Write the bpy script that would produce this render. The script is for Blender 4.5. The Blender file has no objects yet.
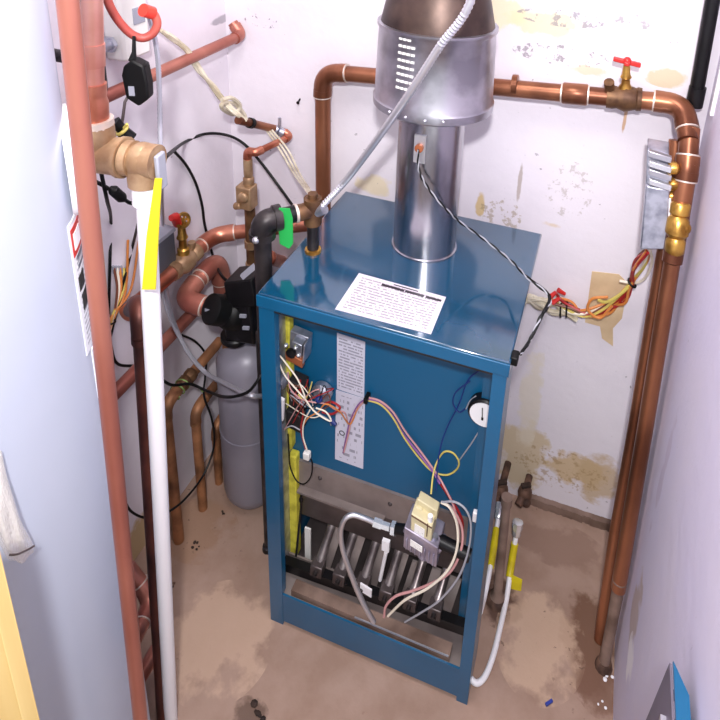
import bpy, bmesh, math, random
from mathutils import Vector, Matrix, Quaternion
random.seed(7)
SC = bpy.context.scene
COL = SC.collection
PI = math.pi

# ------------------------------------------------------------------ camera
FPX = 635.635
U0, V0 = 56.933, -295.456
CAM = Vector((0.5272, -0.8165, 1.6487))
pitch, yaw, roll = 0.33147, -0.29775, 0.05199
cp, sp_ = math.cos(pitch), math.sin(pitch)
cyw, syw = math.cos(yaw), math.sin(yaw)
FW = Vector((syw*cp, cyw*cp, -sp_))
RT = Vector((cyw, -syw, 0)); UP = RT.cross(FW)
R2 = math.cos(roll)*RT + math.sin(roll)*UP
U2 = -math.sin(roll)*RT + math.cos(roll)*UP
cd = bpy.data.cameras.new('camera'); co = bpy.data.objects.new('camera', cd); COL.objects.link(co)
m3 = Matrix((R2, U2, -FW)).transposed()
co.matrix_world = Matrix.Translation(CAM) @ m3.to_4x4()
cd.sensor_width = 36; cd.lens = FPX/720*36; cd.shift_x = -U0/720; cd.shift_y = V0/720
cd.clip_start = 0.02
SC.camera = co

def ray(u, v): return FW + R2*((u-360-U0)/FPX) - U2*((v-360-V0)/FPX)
def _pl(u, v, i, val):
    d = ray(u, v); return CAM + d*((val-CAM[i])/d[i])
def X(u, v, x): return _pl(u, v, 0, x)
def Y(u, v, y): return _pl(u, v, 1, y)
def Z(u, v, z): return _pl(u, v, 2, z)
def H(u, v, r):
    d = ray(u, v); return CAM + d*(r/math.hypot(d.x, d.y))
def prad(px, p): return px*((Vector(p)-CAM).dot(FW))/(2*FPX)

# room planes (measured)
XL, XR, YB = -0.365, 0.739, 0.478
BW, BD, BH = 0.4572, 0.3856, 0.88          # boiler

# ------------------------------------------------------------------ materials
MATS = {}
def nt(name):
    m = bpy.data.materials.new(name); m.use_nodes = True
    t = m.node_tree; b = t.nodes['Principled BSDF']; MATS[name] = m
    return m, t, b
def N(t, typ, **k):
    n = t.nodes.new(typ)
    for a, v in k.items():
        if a.startswith('i_'): n.inputs[a[2:].replace('_', ' ')].default_value = v
        else: setattr(n, a, v)
    return n
def rgb(c): return (c[0], c[1], c[2], 1)
def s2l(r, g, b):
    f = lambda c: ((c/255+0.055)/1.055)**2.4 if c > 10 else c/255/12.92
    return (f(r), f(g), f(b))
def mat(name, c, rough=.5, metal=0., c2=None, scale=20., bump=0., coat=0., spec=.5, detail=4., lo=.4, hi=.62, stretch=None, trans=0., alpha=1.):
    """base colour with a noise-driven second colour and optional bump"""
    m, t, b = nt(name)
    c = s2l(*c)
    b.inputs['Roughness'].default_value = rough; b.inputs['Metallic'].default_value = metal
    b.inputs['Coat Weight'].default_value = coat; b.inputs['Specular IOR Level'].default_value = spec
    b.inputs['Coat Roughness'].default_value = .08
    b.inputs['Transmission Weight'].default_value = trans
    b.inputs['Alpha'].default_value = alpha
    b.inputs['Base Color'].default_value = rgb(c)
    tc = N(t, 'ShaderNodeTexCoord'); vec = tc.outputs['Object']
    if stretch:
        mp = N(t, 'ShaderNodeMapping'); mp.inputs['Scale'].default_value = stretch
        t.links.new(vec, mp.inputs['Vector']); vec = mp.outputs['Vector']
    nz = N(t, 'ShaderNodeTexNoise'); nz.inputs['Scale'].default_value = scale; nz.inputs['Detail'].default_value = detail
    t.links.new(vec, nz.inputs['Vector'])
    if c2:
        r = N(t, 'ShaderNodeValToRGB'); e = r.color_ramp.elements
        e[0].position = lo; e[1].position = hi; e[0].color = rgb(c); e[1].color = rgb(s2l(*c2))
        t.links.new(nz.outputs['Fac'], r.inputs['Fac']); t.links.new(r.outputs['Color'], b.inputs['Base Color'])
    if bump:
        bp = N(t, 'ShaderNodeBump'); bp.inputs['Strength'].default_value = bump; bp.inputs['Distance'].default_value = .004
        t.links.new(nz.outputs['Fac'], bp.inputs['Height']); t.links.new(bp.outputs['Normal'], b.inputs['Normal'])
    return m

mat('copper', (206, 136, 112), .34, .75, (160, 88, 66), 9, detail=6)
mat('copper_pink', (226, 166, 150), .36, .7, (196, 124, 106), 8, detail=5)
mat('copper_red', (192, 126, 108), .38, .55, (152, 88, 76), 6, detail=6, stretch=(1, 1, .3))
mat('copper_brown', (164, 106, 76), .34, .65, (106, 62, 42), 7, detail=6, stretch=(1, 1, .35))
mat('copper_dark', (104, 56, 44), .45, .5, (62, 32, 26), 8)
mat('copper_old', (176, 122, 84), .55, .4, (112, 76, 52), 14, detail=6)
mat('solder', (226, 212, 200), .4, .6)
mat('bronze', (178, 148, 116), .45, .45, (146, 114, 84), 30, bump=.15)
mat('bronze_dark', (120, 88, 60), .5, .6, (82, 56, 40), 30, bump=.2)
mat('brass', (206, 160, 78), .3, .75, (150, 106, 46), 34, bump=.2)
mat('galv', (186, 184, 190), .24, 1., (150, 148, 156), 22, detail=4, stretch=(1, 1, .4))
mat('galv_hood', (184, 182, 190), .3, .95, (150, 148, 156), 16, detail=4)
mat('galv_brown', (88, 70, 62), .42, .6, (52, 40, 38), 12)
mat('steel', (206, 206, 212), .3, .8)
mat('zinc', (190, 192, 204), .35, .75, (150, 152, 166), 40)
mat('chrome', (232, 234, 238), .26, .7)
mat('blue', (8, 88, 128), .32, .0, (6, 82, 120), 6, coat=.25)
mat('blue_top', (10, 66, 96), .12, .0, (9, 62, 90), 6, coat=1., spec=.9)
mat('blue_in', (8, 86, 126), .42)
mat('black', (14, 13, 15), .4, .0, (20, 19, 22), 30, spec=.25)
mat('black_iron', (62, 56, 56), .42, .5, (38, 34, 36), 20, bump=.2)
mat('rubber', (10, 10, 11), .5, spec=.25)
mat('blue_side', (8, 88, 128), .1, .0, (6, 82, 120), 6, coat=1., spec=.9)
mat('grey_metal', (150, 138, 134), .45, .35, (122, 110, 108), 9)
mat('dark_metal', (104, 94, 94), .38, .6, (74, 66, 66), 10)
mat('burner_steel', (168, 158, 156), .3, .75, (112, 102, 102), 20)
mat('soot_shade_black', (28, 26, 28), .6)  # black of firebox and relay base; also the painted shade under the fascia
mat('tank_grey', (138, 134, 146), .4, .1, (124, 120, 132), 6)
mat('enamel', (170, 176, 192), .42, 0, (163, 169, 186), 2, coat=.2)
mat('white_plastic', (244, 242, 246), .4)
mat('pale_plastic', (222, 220, 216), .45)
mat('grey_plastic', (150, 152, 164), .45)
mat('dark_grey_box', (84, 86, 94), .45, .1)
mat('yellow_tag', (222, 204, 26), .45, 0, (204, 184, 30), 30)
mat('yellow_ins', (216, 206, 70), .8, 0, (180, 170, 50), 40, bump=.4)
mat('green_tag', (44, 178, 84), .4)
mat('red_paint', (196, 40, 36), .35)
mat('red_rubber', (184, 88, 76), .45, 0, (158, 66, 58), 12)
mat('red_bright', (226, 64, 50), .4)
mat('cream_valve', (214, 202, 162), .45)
mat('alu', (176, 168, 184), .4, .6, (150, 142, 158), 30)
mat('clear_jacket', (214, 206, 184), .35, 0, (176, 164, 138), 26, coat=.4)
mat('wire_white', (232, 222, 204), .45); mat('wire_pink', (204, 150, 150), .45)
mat('wire_orange', (206, 128, 62), .45); mat('wire_red', (164, 36, 38), .45)
mat('wire_yellow', (206, 188, 96), .45); mat('wire_purple', (136, 84, 150), .45)
mat('wire_blue', (24, 44, 110), .45); mat('wire_grey', (158, 158, 166), .45)
mat('wire_brown', (112, 64, 46), .5); mat('wire_green', (130, 160, 90), .5)
mat('wood', (206, 178, 118), .6, 0, (194, 162, 100), 6, stretch=(6, 6, .3))
mat('rust', (112, 82, 66), .8, .1, (66, 46, 38), 30, bump=.6)
mat('old_iron', (140, 116, 104), .7, .1, (104, 82, 70), 14, bump=.3)
mat('dirt', (60, 44, 36), .9, 0, (34, 24, 20), 60, bump=.8)
mat('blue_plastic', (40, 60, 150), .4)
mat('tan_patch', (216, 190, 152), .8, 0, (200, 172, 136), 14)
mat('orange_fitting', (168, 96, 60), .4, .3)
mat('armor', (186, 186, 196), .34, .6)
mat('armor_bright', (214, 214, 220), .28, .75)
# spiral armour on flexible conduit: ridges come from the mesh bump along its length
def film(name, c, al):
    m, t, b = nt(name)
    b.inputs['Base Color'].default_value = rgb(s2l(*c)); b.inputs['Roughness'].default_value = .2
    b.inputs['Alpha'].default_value = al; b.inputs['Coat Weight'].default_value = .5
    nz = N(t, 'ShaderNodeTexNoise'); nz.inputs['Scale'].default_value = 25
    bp = N(t, 'ShaderNodeBump'); bp.inputs['Strength'].default_value = .5; bp.inputs['Distance'].default_value = .006
    t.links.new(nz.outputs['Fac'], bp.inputs['Height']); t.links.new(bp.outputs['Normal'], b.inputs['Normal'])
mat('door_inner', (112, 104, 118), .45, .2, (98, 92, 104), 8)
film('film', (240, 236, 230), .55)

def label_mat(name, paper, ink, lines=14, dens=.5, wordscale=26, bars=()):
    """printed paper: rows of small illegible marks (Generated coords), bars = (u0,u1,v0,v1)"""
    m, t, b = nt(name)
    b.inputs['Roughness'].default_value = .35
    tc = N(t, 'ShaderNodeTexCoord'); sx = N(t, 'ShaderNodeSeparateXYZ')
    uv = N(t, 'ShaderNodeUVMap'); uv.uv_map = 'UVMap'
    t.links.new(uv.outputs['UV'], sx.inputs['Vector'])
    def mth(op, a, bb=None):
        n = N(t, 'ShaderNodeMath', operation=op)
        for i, q in enumerate((a, bb)):
            if q is None: continue
            if isinstance(q, (int, float)): n.inputs[i].default_value = q
            else: t.links.new(q, n.inputs[i])
        return n.outputs[0]
    row = mth('FLOOR', mth('MULTIPLY', sx.outputs['Y'], lines))
    fr = mth('FRACT', mth('MULTIPLY', sx.outputs['Y'], lines))
    inrow = mth('LESS_THAN', mth('ABSOLUTE', mth('SUBTRACT', fr, .5)), .24)
    cb = N(t, 'ShaderNodeCombineXYZ'); t.links.new(mth('MULTIPLY', sx.outputs['X'], wordscale), cb.inputs['X'])
    t.links.new(mth('MULTIPLY', row, 7.31), cb.inputs['Y'])
    nz = N(t, 'ShaderNodeTexNoise'); nz.inputs['Scale'].default_value = 1.; nz.inputs['Detail'].default_value = 2
    t.links.new(cb.outputs['Vector'], nz.inputs['Vector'])
    word = mth('GREATER_THAN', nz.outputs['Fac'], 1-dens)
    mx = mth('LESS_THAN', mth('ABSOLUTE', mth('SUBTRACT', sx.outputs['X'], .5)), .44)
    my = mth('LESS_THAN', mth('ABSOLUTE', mth('SUBTRACT', sx.outputs['Y'], .5)), .45)
    k = mth('MULTIPLY', mth('MULTIPLY', inrow, word), mth('MULTIPLY', mx, my))
    k = mth('MULTIPLY', k, .55)
    for (a0, a1, b0, b1) in bars:
        q = mth('MULTIPLY', mth('MULTIPLY', mth('GREATER_THAN', sx.outputs['X'], a0), mth('LESS_THAN', sx.outputs['X'], a1)),
                mth('MULTIPLY', mth('GREATER_THAN', sx.outputs['Y'], b0), mth('LESS_THAN', sx.outputs['Y'], b1)))
        k = mth('MAXIMUM', k, q)
    mix = N(t, 'ShaderNodeMix', data_type='RGBA')
    t.links.new(k, mix.inputs[0]); mix.inputs[6].default_value = rgb(s2l(*paper)); mix.inputs[7].default_value = rgb(s2l(*ink))
    t.links.new(mix.outputs[2], b.inputs['Base Color'])
label_mat('label_top', (208, 200, 210), (40, 34, 42), 15, .55, 40, bars=((.30, .56, .84, .90), (.57, .78, .84, .90), (.8, .97, .84, .90), (.42, .7, .935, .965)))
label_mat('label_panel', (206, 204, 220), (60, 60, 80), 19, .56, 12)
label_mat('label_panel_low', (206, 204, 220), (60, 60, 80), 12, .45, 8)
label_mat('label_tank', (236, 238, 244), (90, 96, 110), 24, .62, 10, bars=((.1, .8, .70, .74), (.1, .6, .64, .67)))
label_mat('label_valve', (246, 244, 240), (150, 140, 130), 6, .4, 6)
label_mat('label_box', (220, 220, 214), (90, 90, 90), 6, .5, 8)

# --- walls / floor
def wall_mat(name, base, blobs, specks, scale_noise=2.5, tint=(219, 212, 221)):
    """painted masonry. blobs: (centre, radius vec, colour, strength) stains with a ragged edge; specks: dirt dots"""
    m, t, b = nt(name)
    b.inputs['Roughness'].default_value = .62; b.inputs['Specular IOR Level'].default_value = .3
    geo = N(t, 'ShaderNodeNewGeometry'); pos = geo.outputs['Position']
    def mth(op, a, bb=None, cl=False):
        n = N(t, 'ShaderNodeMath', operation=op, use_clamp=cl)
        for i, q in enumerate((a, bb)):
            if q is None: continue
            if isinstance(q, (int, float)): n.inputs[i].default_value = q
            else: t.links.new(q, n.inputs[i])
        return n.outputs[0]
    def noise(sc, det=5, off=0):
        mp = N(t, 'ShaderNodeMapping'); mp.inputs['Location'].default_value = (off, off*.7, off*1.3)
        t.links.new(pos, mp.inputs['Vector'])
        n = N(t, 'ShaderNodeTexNoise'); n.inputs['Scale'].default_value = sc; n.inputs['Detail'].default_value = det
        n.inputs['Roughness'].default_value = .6
        t.links.new(mp.outputs['Vector'], n.inputs['Vector']); return n.outputs['Fac']
    def ramp(f, a, bb):
        n = N(t, 'ShaderNodeMapRange'); n.inputs['From Min'].default_value = a; n.inputs['From Max'].default_value = bb
        t.links.new(f, n.inputs['Value']); return n.outputs['Result']
    def mix(f, c0, c1):
        n = N(t, 'ShaderNodeMix', data_type='RGBA')
        t.links.new(f, n.inputs[0])
        for i, c in ((6, c0), (7, c1)):
            if isinstance(c, tuple): n.inputs[i].default_value = rgb(s2l(*c))
            else: t.links.new(c, n.inputs[i])
        return n.outputs[2]
    col = mix(ramp(noise(scale_noise), .42, .65), base, tint)
    ragged = noise(16, 6, 3.)
    fine = noise(70, 4, 11.)
    for (c, r, cc, st, *fl_) in blobs:
        mp = N(t, 'ShaderNodeMapping', vector_type='POINT')
        mp.inputs['Scale'].default_value = (1/r[0], 1/r[1], 1/r[2])
        mp.inputs['Location'].default_value = (-c[0]/r[0], -c[1]/r[1], -c[2]/r[2])
        t.links.new(pos, mp.inputs['Vector'])
        ln = N(t, 'ShaderNodeVectorMath', operation='LENGTH'); t.links.new(mp.outputs['Vector'], ln.inputs[0])
        inside = mth('SUBTRACT', 1.0, ln.outputs['Value'])
        f = ramp(mth('ADD', mth('MULTIPLY', inside, .55), mth('MULTIPLY', mth('SUBTRACT', ragged, .5), 1.3)), .02, .2)
        if fl_: f = ramp(fine, .53, .6)
        f = mth('MULTIPLY', f, mth('MULTIPLY', mth('GREATER_THAN', inside, 0.), st), True)
        col = mix(f, col, cc)
    for (sc, thr, cc, st, off) in specks:
        f = mth('MULTIPLY', ramp(noise(sc, 3, off), thr, thr+.02), ramp(noise(3., 2, off+5), .5, .62))
        f = mth('MULTIPLY', f, st, True)
        col = mix(f, col, cc)
    t.links.new(col, b.inputs['Base Color'])
    bp = N(t, 'ShaderNodeBump'); bp.inputs['Strength'].default_value = .25; bp.inputs['Distance'].default_value = .006
    t.links.new(noise(22, 6, 9), bp.inputs['Height']); t.links.new(bp.outputs['Normal'], b.inputs['Normal'])
    return m
B = lambda u, v: Y(u, v, YB)
wall_mat('paint_back', (229, 223, 230),
    [(B(575, 470), (.10, .1, .06), (206, 180, 140), .9), (B(522, 455), (.08, .1, .13), (206, 186, 150), .85),
     (B(600, 480), (.07, .1, .09), (196, 170, 132), .8), (B(545, 25), (.10, .1, .03), (222, 208, 170), .8),
     (B(500, 15), (.06, .1, .04), (226, 212, 172), .8), (B(585, 70), (.05, .1, .014), (226, 200, 168), .8),
     (B(668, 78), (.05, .1, .022), (206, 190, 150), .8), (B(375, 185), (.06, .1, .03), (230, 214, 170), .7),
     (B(480, 205), (.012, .1, .04), (206, 176, 110), .8), (B(520, 180), (.006, .1, .06), (150, 130, 110), .6),
     (B(625, 118), (.004, .1, .035), (196, 150, 100), .8), (B(553, 225), (.03, .1, .012), (214, 190, 150), .6),
     (B(560, 18), (.09, .1, .018), (140, 136, 142), .75, 1), (B(640, 22), (.05, .1, .014), (150, 146, 150), .7, 1),
     (B(262, 22), (.05, .1, .014), (100, 100, 110), .8, 1), (B(560, 55), (.10, .1, .022), (120, 114, 118), .7, 1), (B(500, 215), (.05, .1, .05), (160, 140, 110), .6, 1), (B(570, 190), (.05, .1, .07), (170, 160, 150), .5, 1), (B(560, 470), (.12, .1, .07), (170, 140, 100), .6, 1),
     (B(530, 400), (.03, .1, .2), (224, 214, 196), .7)],
    [(55, .70, (120, 112, 116), .8, 1.), (90, .71, (170, 160, 150), .7, 7.)])
L_ = lambda u, v: X(u, v, XL)
wall_mat('paint_left', (232, 226, 234),
    [(L_(140, 545), (.1, .16, .09), (196, 172, 132), 1.), (L_(205, 480), (.1, .14, .05), (186, 164, 130), 1.),
     (L_(225, 18), (.1, .06, .012), (120, 120, 130), .6), (L_(150, 270), (.1, .02, .02), (140, 140, 150), .5)],
    [(55, .71, (130, 124, 130), .7, 2.)])
R_ = lambda u, v: X(u, v, XR)
wall_mat('paint_right', (219, 212, 228),
    [(R_(636, 610), (.1, .05, .10), (190, 170, 160), .8), (R_(630, 660), (.1, .04, .05), (244, 242, 246), .9),
     (R_(700, 190), (.1, .05, .22), (206, 194, 214), .6), (R_(664, 470), (.1, .02, .16), (200, 188, 206), .7)],
    [(60, .72, (150, 140, 150), .6, 4.)], tint=(214, 208, 230))
F_ = lambda u, v: Z(u, v, 0)
wall_mat('concrete', (166, 139, 124),
    [(F_(590, 640), (.07, .12, .1), (112, 80, 62), .9), (F_(560, 545), (.12, .06, .1), (140, 112, 98), .7),
     (F_(500, 600), (.06, .06, .1), (86, 62, 52), .9), (F_(250, 715), (.04, .03, .1), (80, 60, 50), .7),
     (F_(200, 530), (.10, .08, .1), (150, 118, 96), .8), (F_(540, 640), (.10, .12, .1), (202, 172, 148), .7),
     (F_(220, 640), (.12, .12, .1), (196, 166, 144), .7), (F_(600, 690), (.05, .05, .1), (120, 88, 72), .8)],
    [(70, .68, (96, 74, 62), .8, 2.5), (40, .66, (140, 112, 96), .7, 6.)], 9., (152, 124, 108))

# ------------------------------------------------------------------ mesh builder
def frame_from(d):
    d = d.normalized(); a = Vector((0, 0, 1)) if abs(d.z) < .9 else Vector((1, 0, 0))
    x = d.cross(a).normalized(); y = d.cross(x).normalized(); return x, y
class MB:
    def __init__(s): s.v = []; s.f = []; s.uv = None
    def hexa(s, p):
        """8 corners: bottom ring 0-3, top ring 4-7"""
        k = len(s.v); s.v += [Vector(q) for q in p]
        s.f += [tuple(k+i for i in q) for q in ((3, 2, 1, 0), (4, 5, 6, 7), (0, 1, 5, 4), (1, 2, 6, 5), (2, 3, 7, 6), (3, 0, 4, 7))]; return s
    def box(s, a, b):
        (x0, y0, z0), (x1, y1, z1) = a, b
        return s.hexa([(x0, y0, z0), (x1, y0, z0), (x1, y1, z0), (x0, y1, z0), (x0, y0, z1), (x1, y0, z1), (x1, y1, z1), (x0, y1, z1)])
    def obox(s, c, ax, ay, az):
        """centre and three half-axis vectors"""
        c = Vector(c); ax, ay, az = Vector(ax), Vector(ay), Vector(az)
        return s.hexa([c-ax-ay-az, c+ax-ay-az, c+ax+ay-az, c-ax+ay-az, c-ax-ay+az, c+ax-ay+az, c+ax+ay+az, c-ax+ay+az])
    def ring(s, c, x, y, r, n):
        k = len(s.v); s.v += [c + x*(r*math.cos(2*PI*i/n)) + y*(r*math.sin(2*PI*i/n)) for i in range(n)]; return k
    def lathe(s, o, ax, prof, n=20, caps=True, sy=1.):
        """prof: (radius, height) pairs along the axis"""
        o, ax = Vector(o), Vector(ax).normalized(); x, y = frame_from(ax)
        if abs(ax.z) > .99: x, y = Vector((1, 0, 0)), Vector((0, 1, 0)) if ax.z > 0 else Vector((0, -1, 0))
        y = y*sy; ks = [s.ring(o+ax*h, x, y, max(r, 1e-5), n) for r, h in prof]
        for a, b in zip(ks, ks[1:]):
            for i in range(n): s.f.append((a+i, a+(i+1) % n, b+(i+1) % n, b+i))
        if caps:
            s.f.append(tuple(ks[0]+i for i in range(n))[::-1]); s.f.append(tuple(ks[-1]+i for i in range(n)))
        return s
    def cyl(s, a, b, r, r1=None, n=18):
        a, b = Vector(a), Vector(b); return s.lathe(a, b-a, [(r, 0), (r if r1 is None else r1, (b-a).length)], n)
    def tube(s, pts, r, n=10, ridge=0.):
        pts = [Vector(p) for p in pts]
        q = [pts[0]]
        for p in pts[1:]:
            if (p-q[-1]).length > 1e-5: q.append(p)
        pts = q; T = []
        for i in range(len(pts)):
            a = pts[max(i-1, 0)]; b = pts[min(i+1, len(pts)-1)]; T.append((b-a).normalized())
        x, y = frame_from(T[0]); ks = []
        for i, p in enumerate(pts):
            if i:
                qd = T[i-1].rotation_difference(T[i]); x = qd @ x; y = qd @ y
            rr = r[i] if isinstance(r, (list, tuple)) else r
            ks.append(s.ring(p, x, y, rr*(1+ridge*(i % 2)), n))
        for a, b in zip(ks, ks[1:]):
            for i in range(n): s.f.append((a+i, a+(i+1) % n, b+(i+1) % n, b+i))
        s.f.append(tuple(ks[0]+i for i in range(n))[::-1]); s.f.append(tuple(ks[-1]+i for i in range(n)))
        return s
    def ball(s, c, r, sx=1, sy=1, sz=1, n=14, m=8):
        c = Vector(c); k = len(s.v)
        for j in range(1, m):
            a = PI*j/m
            for i in range(n):
                b = 2*PI*i/n; s.v.append(c+Vector((r*sx*math.sin(a)*math.cos(b), r*sy*math.sin(a)*math.sin(b), r*sz*math.cos(a))))
        top = len(s.v); s.v += [c+Vector((0, 0, r*sz)), c-Vector((0, 0, r*sz))]
        for j in range(m-2):
            for i in range(n):
                a = k+j*n+i; b = k+j*n+(i+1) % n; s.f.append((a, a+n, b+n, b))
        for i in range(n):
            s.f.append((top, k+i, k+(i+1) % n)); s.f.append((top+1, k+(m-2)*n+(i+1) % n, k+(m-2)*n+i))
        return s
    def torus(s, c, ax, R, r, n=28, m=8):
        ax = Vector(ax); x, y = frame_from(ax); c = Vector(c); k = len(s.v); ax = ax.normalized()
        for i in range(n):
            a = 2*PI*i/n; d = x*math.cos(a)+y*math.sin(a)
            for j in range(m):
                b = 2*PI*j/m; s.v.append(c+d*(R+r*math.cos(b))+ax*(r*math.sin(b)))
        for i in range(n):
            for j in range(m):
                s.f.append((k+i*m+j, k+i*m+(j+1) % m, k+((i+1) % n)*m+(j+1) % m, k+((i+1) % n)*m+j))
        return s
    def prism(s, poly, ext):
        k = len(s.v); n = len(poly); ext = Vector(ext); s.v += [Vector(p) for p in poly]+[Vector(p)+ext for p in poly]
        s.f.append(tuple(range(k, k+n))[::-1]); s.f.append(tuple(range(k+n, k+2*n)))
        for i in range(n): s.f.append((k+i, k+(i+1) % n, k+n+(i+1) % n, k+n+i))
        return s
    def card(s, tl, tr, br, bl, th):
        """thin printed card: UV-mapped front face, thickness th away from its face"""
        tl, tr, br, bl = map(Vector, (tl, tr, br, bl)); nrm = (tr-tl).cross(bl-tl).normalized()   # points away from the viewer
        k = len(s.v); s.v += [tl, tr, br, bl]+[p+nrm*th for p in (tl, tr, br, bl)]
        s.f += [(k+3, k+2, k+1, k), (k+4, k+5, k+6, k+7)]+[(k+i, k+(i+1) % 4, k+4+(i+1) % 4, k+4+i) for i in range(4)]
        s.uv = {k: (0, 1), k+1: (1, 1), k+2: (1, 0), k+3: (0, 0), k+4: (0, 1), k+5: (1, 1), k+6: (1, 0), k+7: (0, 0)}
        return s
    def build(s, name, mt, parent=None, bev=0., label=None, flat=False, kind=None, origin=None):
        me = bpy.data.meshes.new(name)
        o = bpy.data.objects.new(name, me); COL.objects.link(o)
        off = Vector((0, 0, 0)); q = parent
        while q is not None: off += q.location; q = q.parent
        cen = Vector(origin) if origin is not None else sum(s.v, Vector())/len(s.v)
        if parent is None and origin is None:
            cen = Vector((cen.x, cen.y, min(v.z for v in s.v)))
        me.from_pydata([v-cen for v in s.v], [], s.f)
        me.validate(); me.update()
        bm = bmesh.new(); bm.from_mesh(me); bmesh.ops.recalc_face_normals(bm, faces=bm.faces); bm.to_mesh(me); bm.free()
        if s.uv:
            ul = me.uv_layers.new(name='UVMap')
            for lp in me.loops: ul.data[lp.index].uv = s.uv.get(lp.vertex_index, (0, 0))
        o.location = cen-off; o.parent = parent
        me.materials.append(MATS[mt])
        if not flat:
            for p in me.polygons: p.use_smooth = True
            me.set_sharp_from_angle(angle=math.radians(38))
        if bev:
            b = o.modifiers.new('bevel', 'BEVEL'); b.width = bev; b.segments = 2; b.limit_method = 'ANGLE'
        if label: o['label'] = label
        if kind: o['kind'] = kind
        return o
def tag(o, label, cat, group=None):
    o['label'] = label; o['category'] = cat
    if group: o['group'] = group
    return o
def thing(name, loc, label, cat, group=None):
    o = bpy.data.objects.new(name, None); COL.objects.link(o); o.location = Vector(loc); o.empty_display_size = .05
    return tag(o, label, cat, group)
def struct(o): o['kind'] = 'structure'; return o
def lerp(a, b, t): return Vector(a)*(1-t)+Vector(b)*t
def spline(pts, k=8):
    """Catmull-Rom through the points"""
    pts = [Vector(p) for p in pts]; P = [pts[0]*2-pts[1]]+pts+[pts[-1]*2-pts[-2]]; out = []
    for i in range(1, len(P)-2):
        a, b, c, d = P[i-1:i+3]
        for j in range(k):
            t = j/k; out.append(.5*((2*b)+(c-a)*t+(2*a-5*b+4*c-d)*t*t+(3*b-a-3*c+d)*t**3))
    out.append(pts[-1]); return out
def wire(name, pts, r, mt, parent=None, k=8, n=7, label=None, ridge=0.):
    return MB().tube(spline(pts, k), r, n, ridge).build(name, mt, parent, label=label)
def arc(a, c, b, R, n=9):
    """rounded corner at c between a and b: returns (start, [pts], end)"""
    d0 = (a-c).normalized(); d1 = (b-c).normalized(); ang = d0.angle(d1)
    L = min(R/math.tan(ang/2), (a-c).length*.48, (b-c).length*.48); s = c+d0*L; e = c+d1*L
    pts = []
    for i in range(n+1):
        t = i/n; pts.append(s*(1-t)**2+c*(2*t*(1-t))+e*t*t)
    return s, pts, e
def run(root, pts, r, mt, fit=None, R=None, ring=True, fr=1.17, bends=False):
    """a pipe run: one straight pipe part per leg, one elbow part per corner (with solder rings)"""
    pts = [Vector(p) for p in pts]; fit = fit or mt; R = R or r*2.2
    if bends:
        q = [pts[0]]
        for i in range(1, len(pts)-1): q += arc(pts[i-1], pts[i], pts[i+1], R)[1]
        q.append(pts[-1]); MB().tube(q, r, 14).build('pipe', mt, root); return
    cur = pts[0]
    for i in range(1, len(pts)):
        if i < len(pts)-1:
            s, a, e = arc(pts[i-1], pts[i], pts[i+1], R)
            MB().cyl(cur, s, r, n=16).build('pipe', mt, root)
            el = MB().tube(a, r*fr, 16)
            d0 = (a[0]-a[1]).normalized(); d1 = (a[-1]-a[-2]).normalized()
            el.cyl(a[0], a[0]+d0*r*.9, r*fr*1.02, n=16); el.cyl(a[-1], a[-1]+d1*r*.9, r*fr*1.02, n=16)
            eo = el.build('elbow', fit, root)
            if ring:
                for p, d in ((a[0]+d0*r*.9, d0), (a[-1]+d1*r*.9, d1)):
                    MB().cyl(p, p+d*r*.16, r*fr*1.0, n=16).build('solder_ring', 'solder', eo)
            cur = e
        else:
            MB().cyl(cur, pts[i], r, n=16).build('pipe', mt, root)
def coupling(root, p, d, r, L, mt, name='coupling', ring=True):
    p = Vector(p); d = Vector(d).normalized()
    o = MB().lathe(p-d*L/2, d, [(r*1.12, 0), (r*1.2, L*.04), (r*1.2, L*.96), (r*1.12, L)], 16).build(name, mt, root)
    if ring:
        for s in (-1, 1): MB().cyl(p+d*(s*L/2), p+d*(s*(L/2+r*.16)), r*1.1, n=16).build('solder_ring', 'solder', o)
    return o

# ================================================================== the room
HT = 2.25; YF = -1.75; XOUT = 1.75
struct(MB().box((XL-.9, YF, -.06), (XOUT, YB+.1, 0)).build('floor', 'concrete', flat=True))
struct(MB().box((XL-.1, YB, 0), (XR+.1, YB+.1, HT)).build('wall_back', 'paint_back', flat=True))
struct(MB().box((XL-.1, YF, 0), (XL, YB, HT)).build('wall_left', 'paint_left', flat=True))
struct(MB().box((XR, -.62, 0), (XR+.1, YB, HT)).build('wall_right', 'paint_right', flat=True))
struct(MB().box((XL-.1, YF, HT), (XOUT, YB+.1, HT+.06)).build('ceiling', 'paint_left', flat=True))
# rough ledge at the foot of the back wall
a, b = Y(520, 494, YB), Y(606, 522, YB)
bl = MB(); n = 40
bl.box((a.x, YB-.012, 0), (XR, YB, .024))
for i in range(n):
    x0 = lerp((a.x, 0, 0), (XR, 0, 0), i/n).x; x1 = lerp((a.x, 0, 0), (XR, 0, 0), (i+1)/n).x
    d0 = .013+.003*random.random(); h = .024+.002*random.random()
    bl.box((x0, YB-d0, 0), (x1, YB, h)) if i % 26 else None
struct(bl.build('baseboard_back', 'old_iron'))
# unpainted patch on the back wall
pp = [Y(*q, YB) for q in ((592, 271), (619, 274), (628, 283), (622, 318), (613, 328), (613, 346), (602, 338), (600, 326), (585, 322))]
struct(MB().prism([(p.x, YB-.0016, p.z) for p in pp], (0, .0012, 0)).build('trim_1', 'tan_patch', flat=True))

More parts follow.
